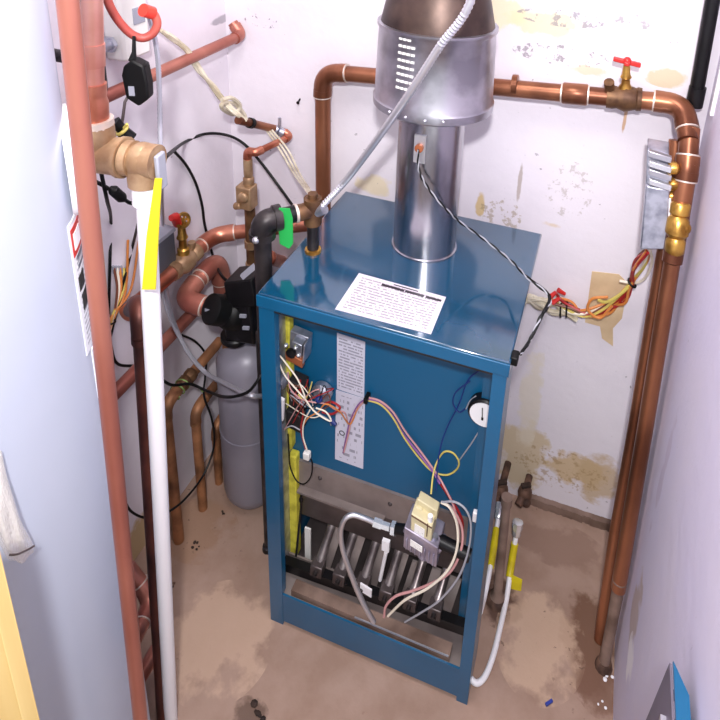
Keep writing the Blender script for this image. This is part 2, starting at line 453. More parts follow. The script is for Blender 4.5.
# ================================================================== boiler
boiler = thing('boiler', (BW/2, 0, 0), 'tall blue sheet metal boiler with its front door removed', 'boiler')
KZ = Y(270, 590, 0).z
LIP = .026
MB().box((0, .001, BH-LIP), (BW, BD, BH)).build('top_panel', 'blue_top', boiler, bev=.003)
MB().box((0, -.003, BH-LIP), (BW, .0, BH-.0015)).build('front_fascia', 'blue', boiler, bev=.001)
MB().box((.034, .0, BH-LIP-.006), (BW-.026, .012, BH-LIP)).build('fascia_gap_shade', 'soot_shade_black', boiler)  # black strip standing in for the shadow line beneath the fascia
SL, SR = .034, .026
for sx, x0, x1, fw in ((0, .003, .007, SL), (1, BW-.007, BW-.003, SR)):
    IN = .0 if sx == 0 else .044
    if sx == 0: m = MB().box((x0, .002, .012), (x1, BD-.006, BH-LIP))
    else: m = MB().box((x0, .002, .012), (x1, .085, BH-LIP)).box((x0-IN, .083, .012), (x1-.004, .087, BH-LIP)).box((x0-IN, .087, .012), (x1-IN, BD-.006, BH-LIP))
    if sx == 0: m.box((.003, 0, .0), (fw, .004, BH-LIP)); m.box((fw-.003, .004, KZ), (fw, .016, BH-LIP))
    else: m.box((BW-fw, 0, .0), (BW-.003, .004, BH-LIP)); m.box((BW-fw, .004, KZ), (BW-fw+.003, .016, BH-LIP))
    m.box((x0, .002, 0), (x1, .03, .012)); m.box((x0-IN, BD-.04, 0), (x1-IN, BD-.006, .012))
    m.build('side_panel', 'blue', boiler)
MB().box((.007, BD-.012, .01), (BW-.051, BD-.008, BH-LIP)).build('rear_panel', 'zinc', boiler)
MB().box((SL-.002, .001, .012), (BW-SR+.002, .005, KZ)).build('kick_panel', 'blue', boiler)
VY = .10
pz = Y(345, 474, VY).z
MB().box((.008, VY, pz), (BW-.052, VY+.004, BH-LIP)).build('inner_panel', 'blue_in', boiler)
MB().box((.0075, .006, KZ), (.0105, VY, BH-LIP-.002)).build('inner_liner', 'zinc', boiler)
MB().box((BW-.0105, .018, KZ), (BW-.0075, .083, BH-LIP-.002)).build('inner_liner', 'dark_metal', boiler)
# grey access plate with a lip, the dark manifold band, the firebox
az = Y(345, 500, VY).z; bz = Y(345, 522, VY).z
ap = MB().box((.012, VY-.006, az), (BW-.052, VY+.004, pz)).build('access_plate', 'grey_metal', boiler)
lz = Y(345, 510, VY-.02).z
MB().box((.030, VY-.022, lz), (.230, VY-.006, lz+.006)).build('lip', 'grey_metal', ap)
for px in ((320, 478), (390, 504)):
    c = Y(*px, VY-.006); MB().lathe(c+Vector((0, .002, 0)), (0, -1, 0), [(.005, 0), (.005, .003), (.003, .005)], 10).build('screw', 'dark_metal', ap)
MB().box((.012, VY-.001, bz-.024), (BW-.052, VY+.02, az)).build('burner_shield', 'dark_metal', boiler)
MB().box((.010, .27, .03), (BW-.052, .275, bz)).box((.010, VY+.02, bz), (BW-.052, .27, bz+.004)).build('firebox', 'soot_shade_black', boiler)
# bottom tray
ty = Y(290, 585, .02).z
MB().box((.011, .074, KZ-.012), (BW-.052, .27, KZ-.008)).build('firebox_floor', 'dark_metal', boiler)
tr = MB().box((.011, .008, KZ-.012), (BW-.011, .074, KZ-.008)).box((.011, .07, KZ-.008), (BW-.052, .074, KZ+.02)).build('tray', 'grey_metal', boiler)
MB().box((.050, .010, KZ-.008), (BW-.050, .034, KZ+.010)).build('tray_front', 'old_iron', tr)
MB().box((.20, .0085, KZ+.008), (BW-.052, .0105, KZ+.0115)).build('tray_edge', 'steel', tr)
# black rail that carries the burners
rz0 = Y(290, 567, .045).z; rz1 = Y(462, 628, .045).z
rail = MB().hexa([(.012, .04, rz0-.013), (BW-.03, .04, rz1-.013), (BW-.03, .058, rz1-.013), (.012, .058, rz0-.013),
                  (.012, .04, rz0+.012), (BW-.03, .04, rz1+.012), (BW-.03, .058, rz1+.012), (.012, .058, rz0+.012)]).build('burner_rail', 'black', boiler)
c0 = Y(318, 561, .05); c1 = Y(436, 604, .05)
for i in range(6):
    foot = lerp(c0, c1, i/5); top = Vector((foot.x+.012, .17, bz+.02 if i < 4 else bz))
    foot.z = lerp((0, 0, rz0), (0, 0, rz1), (foot.x)/BW).z+.022
    bu = MB().tube([foot+Vector((0, .004, -.002)), lerp(foot, top, .25), lerp(foot, top, .6), top], [.012, .0095, .0105, .013], 14).build('burner', 'burner_steel', boiler)
    MB().obox(foot, (.014, 0, 0), (0, .012, 0), (0, .002, .013)).build('air_shutter', 'dark_metal', bu, bev=.002)
    MB().cyl(foot+Vector((0, -.020, .0)), foot+Vector((0, -.010, 0)), .005, n=10).build('orifice', 'black_iron', bu)
for u, v in ((330, 548), (352, 556), (376, 566), (395, 574), (412, 585), (432, 592), (447, 600)):     # grey baffle plates between the right burners
    p = Y(u, v, .09); MB().obox(p, (.0155, 0, 0), (0, .002, .0004), (.008, .02, .045)).build('baffle', 'grey_metal', boiler)
# yellow insulation edge down the left side
p0, p1, p2, p3 = Y(286, 309, .085), Y(286, 446, .085), Y(293, 455, .085), Y(293, 552, .085)
MB().box((p0.x-.009, .08, p1.z), (p0.x+.009, VY, p0.z-.004)).build('insulation', 'yellow_ins', boiler, bev=.003)
MB().box((p2.x-.011, .08, p3.z), (p2.x+.009, VY, p2.z)).build('insulation', 'yellow_ins', boiler, bev=.003)
p = Y(307, 560, .08); q = Y(309, 524, .08)
MB().obox(lerp(p, q, .5)+Vector((0, 0, -.01)), (.007, 0, 0), (0, .002, 0), (.0, 0, .055)).build('bracket', 'pale_plastic', boiler)
MB().tube([Y(301, 496, .07), Y(301, 508, .07), Y(296, 556, .06)], .0025, 6).ball(Y(301, 500, .07), .006, .8, .6, 1.6).build('rollout_switch', 'black', boiler)
# rating plates on the inner panel
k = .0012
MB().card(Y(337, 333, VY-k), Y(365, 342, VY-k), Y(364, 398, VY-k), Y(337, 389, VY-k), k).build('rating_plate', 'label_panel', boiler, flat=True)
MB().card(Y(336, 390, VY-k), Y(365, 399, VY-k), Y(363, 469, VY-k), Y(335, 459, VY-k), k).build('rating_plate', 'label_panel_low', boiler, flat=True)
c = Y(342, 433, VY-k)
pl = MB().torus(c, (0, 1, 0), .0055, .0012, 16, 6).build('round_mark', 'dark_grey_box', boiler)
# label lying on the top
tl, tr_, br, blc = [Z(*q, BH+.001) for q in ((359, 273), (446, 297), (431, 334), (335, 309))]
MB().card(tl, tr_, br, blc, .001).build('instruction_label', 'label_top', boiler, flat=True, label='white printed instruction label')
# relays and terminal strips in the left of the vestibule
c = Y(298, 346, .075)
rl = MB().obox(c+Vector((0, .012, 0)), (.020, 0, -.003), (0, .009, 0), (.002, 0, .026)).obox(c+Vector((.004, -.004, .004)), (.011, 0, -.002), (0, .010, 0), (.001, 0, .016)).obox(c+Vector((.020, -.002, 0)), (.0015, 0, 0), (0, .014, 0), (.002, 0, .024)).build('relay', 'zinc', boiler, bev=.003)
MB().lathe(c+Vector((-.002, -.021, .003)), (0, -1, 0), [(.010, 0), (.010, .006), (.006, .008)], 14).build('coil', 'black', rl)
for dx, dz in ((-.013, .018), (.008, .02), (.014, .004)):
    MB().lathe(c+Vector((dx, -.021, dz)), (0, -1, 0), [(.0038, 0), (.0038, .005), (.002, .007)], 8).build('screw', 'chrome', rl)
MB().obox(Y(295, 358, .062), (.018, 0, -.005), (0, .006, 0), (0, 0, .009)).build('terminal_block', 'orange_fitting', rl, bev=.001)
c = Y(281, 380, .07); MB().lathe(c+Vector((0, .02, 0)), (0, -1, 0), [(.015, 0), (.016, .03), (.012, .036)], 16).build('transformer', 'zinc', boiler)
c = Y(299, 392, .082); MB().obox(c, (.016, 0, -.003), (0, .015, 0), (0, 0, .036)).obox(c+Vector((-.004, -.006, -.062)), (.017, 0, -.003), (0, .013, 0), (0, 0, .022)).build('relay_base', 'soot_shade_black', boiler, bev=.002)
ts = MB().obox(Y(277, 418, .05), (.008, .012, 0), (0, .004, 0), (.002, 0, .046)).build('terminal_strip', 'dark_grey_box', boiler, bev=.001)
for v in (403, 418, 432): 
    c = Y(274, v, .04); MB().lathe(c, (0, -1, 0), [(.005, 0), (.005, .006), (.003, .008)], 10).build('screw', 'chrome', ts)
MB().obox(Y(282, 409, .04), (.004, 0, -.001), (0, .003, 0), (.0015, 0, .027)).build('cover', 'white_plastic', ts)
c = Y(320, 396, .08); MB().lathe(c+Vector((0, .018, 0)), (0, -1, 0), [(.021, 0), (.021, .012), (.013, .02)], 18).build('limit_switch', 'zinc', boiler)
MB().ball(Y(319, 399, .055), .008).build('wire_nut', 'wire_blue', boiler)
MB().tube([Y(331, 420, .06), Y(336, 425, .055)], [.0055, .0035], 8).build('wire_nut', 'wire_blue', boiler)
MB().obox(Y(307, 455, .05), (.007, 0, 0), (0, .006, 0), (0, 0, .009)).build('plug', 'pale_plastic', boiler, bev=.002)
def wy(pts, r, mt, dep, name='wire', n=6, k=7):
    P = []
    for i, q in enumerate(pts):
        d = dep[i] if isinstance(dep, (list, tuple)) else dep
        P.append(Y(q[0], q[1], d))
    return wire(name, P, r*(.66 if r < .0045 else 1), mt, boiler, k, n)
wy([(270, 338), (276, 350), (276, 354), (284, 374), (296, 389), (305, 398), (298, 380), (288, 366), (280, 356), (275, 353)], .0024, 'wire_white', .035)
wy([(303, 396), (313, 410), (322, 417), (331, 421), (326, 412), (316, 408)], .0024, 'wire_white', .04)
wy([(288, 372), (290, 388), (300, 398), (312, 402), (326, 404), (336, 410), (345, 413), (348, 424)], .0022, 'wire_pink', [.05, .05, .05, .05, .06, .07, .08, .09])
wy([(302, 428), (308, 418), (318, 412), (326, 404), (340, 412), (350, 424), (358, 408), (366, 400)], .0022, 'wire_orange', [.06, .05, .05, .05, .06, .085, .09, .09])
wy([(344, 452), (348, 436), (352, 420), (360, 406), (367, 399)], .0026, 'wire_pink', .09)
wy([(343, 453), (346, 438), (350, 421), (358, 405), (367, 398)], .0022, 'wire_purple', .092)
wy([(300, 380), (301, 398), (303, 414), (301, 430), (306, 450)], .0026, 'wire_red', .055)
wy([(310, 410), (304, 422), (303, 436), (307, 450)], .0022, 'wire_white', .05)
wy([(306, 384), (311, 395), (320, 400), (328, 394), (330, 404), (322, 410)], .0018, 'wire_brown', .055)
wy([(312, 382), (309, 392), (304, 400), (298, 394)], .002, 'wire_yellow', .05)
wy([(324, 404), (332, 402), (340, 408), (332, 414), (322, 412)], .0034, 'wire_red', .062)
wy([(286, 428), (292, 426), (300, 430)], .002, 'wire_grey', .05)
wy([(288, 434), (289, 452), (290, 466), (296, 480), (304, 484), (311, 476), (312, 462), (308, 456)], .0022, 'rubber', .055)
for i in range(12):
    a = (random.uniform(284, 304), random.uniform(380, 432)); b = (random.uniform(302, 334), random.uniform(384, 420))
    c = ((a[0]+b[0])/2+random.uniform(-9, 9), (a[1]+b[1])/2+random.uniform(-10, 10))
    wy([a, c, b, (b[0]+random.uniform(-10, 6), b[1]+random.uniform(-12, 12))], .0017, ('wire_brown', 'wire_white', 'wire_red', 'wire_pink', 'rubber', 'wire_grey')[i % 6], [.066, .05, .052, .07], n=5, k=5)
# harness across the blue panel to the gas valve
MB().obox(Y(367, 398, .088), (.004, 0, 0), (0, .01, 0), (0, 0, .006)).build('clip', 'rubber', boiler, bev=.001)
wy([(367, 399), (380, 403), (392, 415), (404, 435), (420, 455), (433, 472), (440, 484)], .0030, 'wire_purple', [.088, .09, .09, .09, .085, .07, .06], k=9)
wy([(367, 400), (381, 405), (393, 418), (405, 439), (420, 459), (432, 471), (446, 475), (456, 470), (459, 462), (453, 453), (444, 452), (437, 462), (433, 476), (431, 494)], .0026, 'wire_yellow', [.087]*5+[.075]*3+[.07]*4+[.05, .03], k=9)
wy([(366, 397), (380, 401), (393, 412), (405, 431), (421, 452), (434, 470), (444, 486), (455, 510), (459, 532), (458, 548)], .0028, 'wire_pink', [.089]*5+[.075, .06, .05, .05, .06], k=9)
wy([(441, 484), (450, 498), (462, 520), (462, 545)], .004, 'wire_red', .065)
wy([(483, 368), (468, 380), (459, 404), (446, 430), (439, 455), (436, 490)], .0022, 'wire_blue', [.09]*4+[.07, .045])
wy([(470, 381), (456, 392), (453, 403), (459, 412), (465, 409)], .002, 'wire_blue', .088)
wy([(476, 396), (470, 401), (466, 409)], .0018, 'wire_grey', .088)
wy([(481, 428), (471, 444), (458, 462)], .0019, 'wire_grey', .085)
# pressure gauge
gc = Y(485, 411, .085)
ga = MB().lathe(gc+Vector((0, .012, 0)), (0, -1, 0), [(.031, 0), (.031, .018), (.028, .021)], 30).build('pressure_gauge', 'black', boiler)
MB().lathe(gc+Vector((0, -.0088, 0)), (0, -1, 0), [(.0265, 0), (.0265, .0015)], 30).build('dial', 'white_plastic', ga)
MB().obox(gc+Vector((-.003, -.0112, .004)), (.0008, 0, 0), (0, .0005, 0), (-.001, 0, .013)).obox(gc+Vector((-.002, -.0112, -.008)), (.002, 0, 0), (0, .0005, 0), (0, 0, .003)).build('needle', 'black', ga)
# gas train: black pipe from the right, valve, fitting and silver flexible tube
vc = Y(424, 533, .028)
pr = Y(470, 556, .028)
MB().cyl(vc, pr, .0125, n=16).build('gas_pipe', 'black', boiler)
pl_ = Y(392, 528, .03)
MB().cyl(vc, lerp(vc, pl_, .95), .0105, n=16).build('gas_pipe', 'black', boiler)
gv = MB()
gv.obox(vc+Vector((0, .004, -.010)), (.034, 0, -.011), (0, .026, 0), (0, 0, .027))
for i in range(7): gv.obox(vc+Vector((-.027+i*.009, -.0235, -.018-.0029*(i-3))), (.0018, 0, 0), (0, .003, 0), (0, 0, .014))
gv.lathe(vc+Vector((.016, -.004, -.028)), (.03, -.25, -1), [(.015, 0), (.015, .012), (.011, .018)], 16)
gv.cyl(vc+Vector((-.036, .004, .006)), vc+Vector((-.026, .004, .002)), .017); gv.cyl(vc+Vector((.026, .004, -.014)), vc+Vector((.038, .004, -.018)), .017)
gvo = gv.build('gas_valve', 'alu', boiler, bev=.003)
hd = vc+Vector((-.002, .0, .034))
MB().obox(hd, (.021, 0, -.007), (0, .018, 0), (0, 0, .024)).obox(hd+Vector((.004, .012, .026)), (.020, 0, -.007), (0, .010, 0), (0, 0, .012)).obox(hd+Vector((-.010, .006, .024)), (.006, 0, -.002), (0, .010, 0), (0, 0, .006)).build('valve_actuator', 'cream_valve', gvo, bev=.002)
MB().obox(hd+Vector((.0, -.0185, .0205)), (.0205, 0, -.0068), (0, .0012, 0), (0, 0, .0009)).obox(hd+Vector((.012, -.0185, .004)), (.0009, 0, 0), (0, .0012, 0), (0, 0, .016)).build('seam', 'rust', gvo)
MB().lathe(vc+Vector((-.024, -.006, .012)), (0, 0, 1), [(.008, 0), (.008, .008), (.006, .010)], 12).cyl(vc+Vector((.024, -.008, .004)), vc+Vector((.024, -.008, .016)), .006, n=10).build('knob', 'zinc', gvo)
MB().lathe(vc+Vector((.006, -.012, -.036)), (0, -.4, -1), [(.012, 0), (.012, .006), (.007, .010)], 14).build('plug', 'alu', gvo)
MB().cyl(hd+Vector((.014, -.010, .016)), hd+Vector((.014, -.010, .032)), .005, n=10).build('terminal', 'white_plastic', gvo)
f = hd+Vector((-.003, -.0186, -.004)); MB().card(f+Vector((-.010, 0, .013)), f+Vector((.010, 0, .007)), f+Vector((.010, 0, -.017)), f+Vector((-.010, 0, -.011)), .0008).build('sticker', 'label_valve', gvo, flat=True)
f = vc+Vector((-.007, -.0268, -.0045)); MB().card(f+Vector((-.012, 0, .014)), f+Vector((.012, 0, .006)), f+Vector((.012, 0, -.010)), f+Vector((-.012, 0, -.002)), .0008).build('sticker', 'label_valve', gvo, flat=True)
MB().cyl(Y(396, 529, .03), Y(392, 528, .03), .0135, n=6).cyl(Y(390, 527.5, .03), Y(382, 525, .03), .008, n=6).cyl(Y(382, 525, .03), Y(374, 522, .03), .0095, n=6).build('union_fitting', 'chrome', boiler)
wy([(376, 523), (364, 518), (353, 515), (345, 519), (341, 530), (342, 546), (348, 566), (358, 592), (368, 612), (374, 622)], .0052, 'steel', [.03, .025, .02, .012, .008, .004, .0, -.003, -.006, -.006], 'flexible_tube', 10, 10)
# beige and grey leads that loop down from the valve
wy([(441, 502), (450, 508), (457, 525), (457, 548), (448, 570), (428, 588), (405, 600), (388, 616)], .0038, 'wire_white', [.03, .03, .03, .02, .01, .004, .002, .004], n=8, k=9)
wy([(443, 502), (453, 510), (462, 528), (461, 550), (450, 572), (430, 584), (412, 591), (396, 596), (386, 606), (384, 617)], .0038, 'wire_pink', [.034, .034, .034, .024, .014, .01, .01, .008, .006, .006], n=8, k=9)
wy([(442, 502), (455, 502), (466, 510), (471, 526), (468, 552), (458, 578), (440, 600), (422, 612), (405, 622)], .003, 'wire_grey', [.03, .026, .022, .018, .012, .006, .004, .006, .01], n=8, k=9)
MB().obox(Y(386, 545, .06), (.008, 0, 0), (0, .004, 0), (0, 0, .014)).tube([Y(386, 552, .06), Y(380, 580, .06)], .004, 8).build('pilot_bracket', 'white_plastic', boiler)
MB().obox(Y(476, 516, .05), (.006, 0, 0), (0, .005, 0), (0, 0, .012)).build('sensor_plug', 'white_plastic', boiler, bev=.002)
c = Y(366, 590, .038); MB().obox(c, (.013, 0, -.004), (0, .002, 0), (0, 0, .011)).build('burner_tag', 'white_plastic', boiler)
# clip on the right side of the boiler
MB().obox(Vector((BW+.004, .02, Y(513, 365, 0).z-.004)), (.006, 0, 0), (0, .010, 0), (0, 0, .008)).build('cable_clip', 'rubber', boiler, bev=.002)

# ================================================================== flue
fl = Z(426, 246, BH); fl = Vector((fl.x-.005, .252, BH))
FR = .064
lean = Vector((.02, 0, 1)).normalized()
flue = thing('flue_pipe', fl, 'round galvanized flue pipe rising out of the blue boiler top', 'flue pipe')
hz = .34
hb = Y(431, 122, .252)
MB().lathe(fl, (0, 0, 1), [(FR+.003, 0), (FR+.003, .004), (FR, .005), (FR, hz+.04)], 40, sy=.9).build('pipe', 'galv', flue)
MB().box((fl.x-.0645, .247, BH+.005), (fl.x-.061, .257, BH+.30)).build('seam', 'galv', flue)
hood = thing('draft_hood', (fl.x, fl.y, BH+.30), 'wide galvanized draft hood with a brown conical cap over the flue pipe', 'draft hood')
hz0 = Y(431, 128, .252-.1).z
hz1 = Y(435, 42, .252-.1).z
HR = .1135; HR1 = .106
hc = Vector((fl.x, fl.y, hz0))
hh = hz1-hz0
MB().lathe(hc, (0, 0, 1), [(HR-.012, .010), (HR-.006, 0), (HR, .004), (HR+.001, .018), (HR-.002, .022), (HR1+.001, hh-.004), (HR1+.004, hh), (HR1+.004, hh+.006), (HR1-.004, hh+.007)], 56, caps=False, sy=.9).build('skirt', 'galv_hood', hood)
MB().lathe(hc, (0, 0, 1), [(HR1-.002, hh+.006), (.088, hh+.075), (.080, hh+.085), (.080, HT-hz0)], 48, sy=.9).build('cone', 'galv_brown', hood)
MB().lathe(hc, (0, 0, 1), [(FR+.002, .0), (HR-.012, .009)], 40, caps=False, sy=.9).build('underside', 'galv', hood)
for a in (-100, -82, -66, -118):
    a = math.radians(a); d = Vector((math.cos(a), math.sin(a)*.9, 0))
    MB().ball(hc+d*(HR+.001)+Vector((0, 0, .012)), .003).build('rivet', 'steel', hood)
# stamped vent lines on the skirt
vm = MB()
for r_ in range(8):
    for c_ in range(3 if r_ in (0, 7) else 4):
        a = math.radians(-111+c_*4.6); zz = hh*.40+r_*.0125
        d = Vector((math.cos(a), math.sin(a)*.9, 0)); t_ = Vector((-math.sin(a), math.cos(a), 0))
        rad = HR+(HR1-HR)*(zz/hh)
        vm.obox(hc+d*(rad+.0005)+Vector((0, 0, zz)), t_*.0034, d*.0012, Vector((0, 0, .0019)))
vm.build('stamped_pattern', 'label_box', hood)
fl_top = BH+.30

# spill switch on the flue with its twisted lead down to the boiler's side
sp = Y(420, 147, .252-.059)
sw = thing('spill_switch', sp, 'small flue pipe switch with twisted black and white lead', 'switch')
MB().obox(sp+Vector((0, 0, -.004)), (.011, 0, 0), (0, .002, 0), (0, 0, .028)).build('plate', 'steel', sw)
MB().lathe(sp+Vector((0, -.002, 0)), (0, -1, 0), [(.008, 0), (.008, .007), (.004, .008)], 12).build('sensor', 'orange_fitting', sw)
base = [sp+Vector((0, -.012, 0)), Y(419, 170, .18), Y(428, 188, .178), Y(445, 208, .175), Y(460, 222, .20), Y(485, 240, .22), Y(510, 260, .2), Y(528, 278, .14),
        Vector((.50, .12, Y(538, 295, .12).z)), Y(540, 318, .08), Y(530, 340, .05), Vector((BW+.012, .02, Y(513, 362, 0).z))]
bs = spline(base, 22)
for ph, mt in ((0, 'wire_grey'), (PI, 'rubber')):
    P = []
    for i, p in enumerate(bs):
        t_ = (bs[min(i+1, len(bs)-1)]-bs[max(i-1, 0)]).normalized(); x, y = frame_from(t_)
        a = ph+i*.33; amp = .0015 if i > 20 else .0008
        P.append(p+x*(amp*math.cos(a))+y*(amp*math.sin(a)))
    MB().tube(P, .0017 if ph else .0013, 6).build('lead', mt, sw)
MB().tube(spline([bs[-90], bs[-70], bs[-50], bs[-25], bs[-1]], 10), .0026, 7).build('sleeve', 'rubber', sw)

# flexible metal conduit from above to the tee
cd_top = H(475, -12, .86); cd_mid = H(398, 112, 1.03)
tb0 = Z(313, 251, BH); tee = Vector((tb0.x, tb0.y, Y(314, 210, tb0.y).z))
cdt = thing('flexible_conduit', tee, 'bright flexible metal conduit slanting across the front of the draft hood', 'conduit')
P = spline([Vector((cd_top.x+.03, cd_top.y-.02, HT)), Vector((cd_top.x+.018, cd_top.y-.02, cd_top.z+.22)), cd_top, H(438, 49, .89), H(400, 107, .935), H(352, 173, 1.06), tee+Vector((.014, -.004, .004))], 34)
MB().tube(P, .0056, 10, ridge=.22).build('armor', 'armor_bright', cdt)
MB().cyl(tee+Vector((.012, -.004, .0)), tee+Vector((.028, -.006, .012)), .010).build('connector', 'zinc', cdt)

# ================================================================== piping on the back wall and in the right corner
YP = YB-.045
pm = thing('copper_main', Y(500, 82, YP), 'thick copper pipe along the back wall, with red handled valve right of the draft hood', 'pipe')
a0 = Y(324, 262, YP); a1 = Y(326, 72, YP); a1.x = a0.x-.004
a0.z = .30
cR = Y(684, 104, YP)
z_ = (Y(500, 84, YP).z)
rA = .0185
elbowR = cR
drop = Y(688, 140, YP-.06)
run(pm, [a0, a1, elbowR, drop], rA, 'copper_brown', 'copper_brown', R=.046, fr=1.16)
d = (elbowR-a1).normalized()
coupling(pm, Y(575, 94, YP), d, rA, .05, 'copper_brown')
coupling(pm, Y(515, 85, YP), d, rA, .012, 'copper_brown', 'pipe_joint', False)
v0 = Y(613, 97, YP); v1 = Y(637, 101, YP); vc = lerp(v0, v1, .5)
gv = MB().lathe(v0-d*.012, d, [(rA*1.25, 0), (rA*1.3, .012), (rA*1.2, .02), (rA*1.5, .035), (rA*1.2, .055), (rA*1.3, (v1-v0).length+.012), (rA*1.25, (v1-v0).length+.02)], 18)
gv.cyl(Y(610, 93, YP), Y(609, 82, YP-.02), .010, n=12)
vb = gv.build('gate_valve', 'bronze_dark', pm)
st0 = Y(625, 92, YP); st1 = Y(627, 62, YP-.012)
MB().lathe(st0, st1-st0, [(.013, 0), (.013, .012), (.009, .018), (.008, .03), (.011, .034), (.008, .04), (.006, (st1-st0).length)], 14).build('bonnet', 'brass', vb)
hx = Vector((.026, 0, -.003))
MB().obox(st1, hx, (0, .005, 0), (0, 0, .0045)).ball(st1+Vector((0, -.002, .003)), .008).obox(st1, (0, .018, 0), (.005, 0, 0), (0, 0, .004)).build('handle', 'red_paint', vb, bev=.002)

rz = thing('copper_riser', Y(640, 420, .30), 'tall thick copper riser in the right corner, passing a brass union', 'pipe')
p0 = Y(688, 150, YP-.075); p1 = Y(684, 186, .335); p2 = Y(672, 262, .30); p3 = Y(645, 430, .245); p4 = Y(622, 590, .19); p5 = Z(608, 668, .0)
p4.x = min(p4.x, XR-.022); p5.x = min(p5.x, XR-.022)
run(rz, [Y(690, 128, YP-.04), Y(687, 168, .355), p2], .0185, 'copper_brown', 'copper_brown', R=.05)
br = MB().lathe(Y(681, 202, .325), Y(675, 246, .305)-Y(681, 202, .325), [(.015, 0), (.018, .004), (.018, .022), (.014, .026), (.020, .034), (.021, .06), (.015, .068), (.018, .074), (.018, .094), (.014, .1)], 16)
br.ball(Y(684, 228, .31), .013)
br.build('union_valve', 'brass', rz)
run(rz, [p2, p3, p4], .0150, 'copper_brown', ring=False, bends=True)
MB().tube([lerp(p4, p3, .06), p4, lerp(p4, p5, .4), p5], [.0155, .0125, .0115, .0115], 14).build('lower_pipe', 'old_iron', rz, label='dirty grey brown lower end')
MB().lathe(p5+Vector((0, 0, 0)), (0, 0, 1), [(.019, 0), (.016, .012), (.013, .016)], 12).build('floor_collar', 'rust', rz)
r2 = thing('copper_pipe', Y(655, 270, .38), 'thinner brown copper pipe just behind and left of the corner riser', 'pipe')
q0 = Y(676, 140, .42); q1 = Y(664, 250, .36); q2 = Y(634, 430, .315); q3 = Y(616, 530, .28); q4 = Z(600, 640, 0)
run(r2, [q0, q1, q2, q3, q4], .0135, 'copper_brown', ring=False, bends=True)
fb = MB()
for (u, v, r_) in ((672, 168, .012), (672, 184, .013), (671, 196, .011)):
    fb.lathe(Y(u-4, v, .34), (1, .2, .1), [(r_*.8, 0), (r_, .004), (r_, .014), (r_*.7, .018)], 10)
fb.build('valve_fitting', 'brass', r2)

bp = thing('black_drain_pipe', (XR-.03, YB-.03, 0), 'black vertical pipe in the top right corner, above the copper elbow', 'pipe')
t0, t1 = Y(718, -30, YB-.03), Y(694, 106, YB-.03); t0.x = min(t0.x, XR-.014)
MB().tube([t1, t0, Vector((t0.x, t0.y, HT))], .0135, 16).build('pipe', 'black', bp)
MB().cyl(t1+Vector((0, 0, .0)), t1+Vector((.0, 0, .04)), .016).build('coupling', 'black', bp)
MB().box((XR-.006, YB-.07, t1.z), (XR, YB-.058, HT)).build('strip', 'white_plastic', bp)

# grey metal zone valve head with its wires
zv = thing('zone_valve', Y(655, 205, .34), 'grey sheet metal control box on the brass valve at the right corner pipes', 'control box')
A = [Y(*q, .325) for q in ((647, 150), (668, 152), (667, 246), (640, 250))]
def slab(m, q, e): return m.prism(q, e)
m = MB().prism([Y(646, 186, .33), Y(670, 190, .33), Y(667, 250, .31), Y(640, 250, .31)], (0, .045, .012))
m.build('housing', 'zinc', zv, bev=.003)
m = MB().prism([Y(647, 150, .345), Y(669, 154, .345), Y(670, 188, .335), Y(646, 184, .335)], (0, .035, .01))
m.build('motor_mount', 'zinc', zv, bev=.002)
for v, c_ in ((156, 'steel'), (166, 'chrome'), (174, 'steel'), (184, 'chrome')):
    MB().obox(Y(660, v, .330), (.020, 0, -.003), (0, .006, 0), (0, 0, .0055)).build('motor_rib', c_, zv, bev=.001)
MB().prism([Y(669, 200, .326), Y(671, 200, .326), Y(670, 246, .309), Y(667, 250, .309)], (0, .047, .012)).build('side_flange', 'white_plastic', zv)
wb = thing('thermostat_wires', Y(600, 300, YB-.03), 'bundle of orange, red and white wires hanging from the grey metal box', 'wires')
bun = [(648, 250), (640, 266), (632, 284), (622, 298), (606, 308), (588, 312), (570, 306), (556, 300)]
dep = [.36, .40, .43, .44, .45, .452, .455, .455]
cols = ['wire_orange', 'wire_orange', 'wire_red', 'wire_red', 'wire_white', 'wire_brown', 'wire_orange', 'wire_yellow', 'wire_red']
for i, c_ in enumerate(cols):
    P = []
    for j, (q, d_) in enumerate(zip(bun, dep)):
        s = .012 if j else .004
        if j == 2: s = .004
        P.append(Y(q[0], q[1], d_)+Vector((random.uniform(-s, s), random.uniform(-.01, .006), random.uniform(-s, s))))
    if c_ == 'wire_red': P[-1] += Vector((random.uniform(-.005, .004), -.01, random.uniform(.004, .018)))
    wire('wire', P, .0032, c_, wb, 7, 6)
for (u, v, u2, v2) in ((556, 292, 550, 297), (560, 298, 552, 303), (565, 294, 558, 290)):
    MB().tube([Y(u, v, .44), Y(u2, v2, .435)], [.004, .006], 8).build('wire_nut', 'red_paint', wb)
wire('wire', [Y(650, 250, .35), Y(652, 262, .39), Y(645, 278, .42), Y(634, 283, .43), Y(620, 281, .44)], .003, 'wire_white', wb)
wire('wire', [Y(632, 284, .425), Y(618, 296, .43), Y(606, 302, .435), Y(598, 300, .44)], .0036, 'wire_yellow', wb)
wire('wire', [Y(608, 297, .43), Y(592, 299, .43), Y(588, 310, .43), Y(600, 318, .43), Y(612, 306, .43)], .0032, 'wire_orange', wb)
MB().torus(Y(632, 283, .43), (.6, 0, .8), .010, .0028, 14, 6).build('cable_tie', 'rubber', wb)
for u in (561, 567): MB().torus(Y(u, 309, .455), (1, .0, .1), .018, .0022, 16, 6).build('cable_tie', 'rubber', wb)
cb = thing('cable_bundle', Y(550, 306, YB-.02), 'bundle of clear jacketed cable emerging from behind the boiler on the back wall', 'cable')
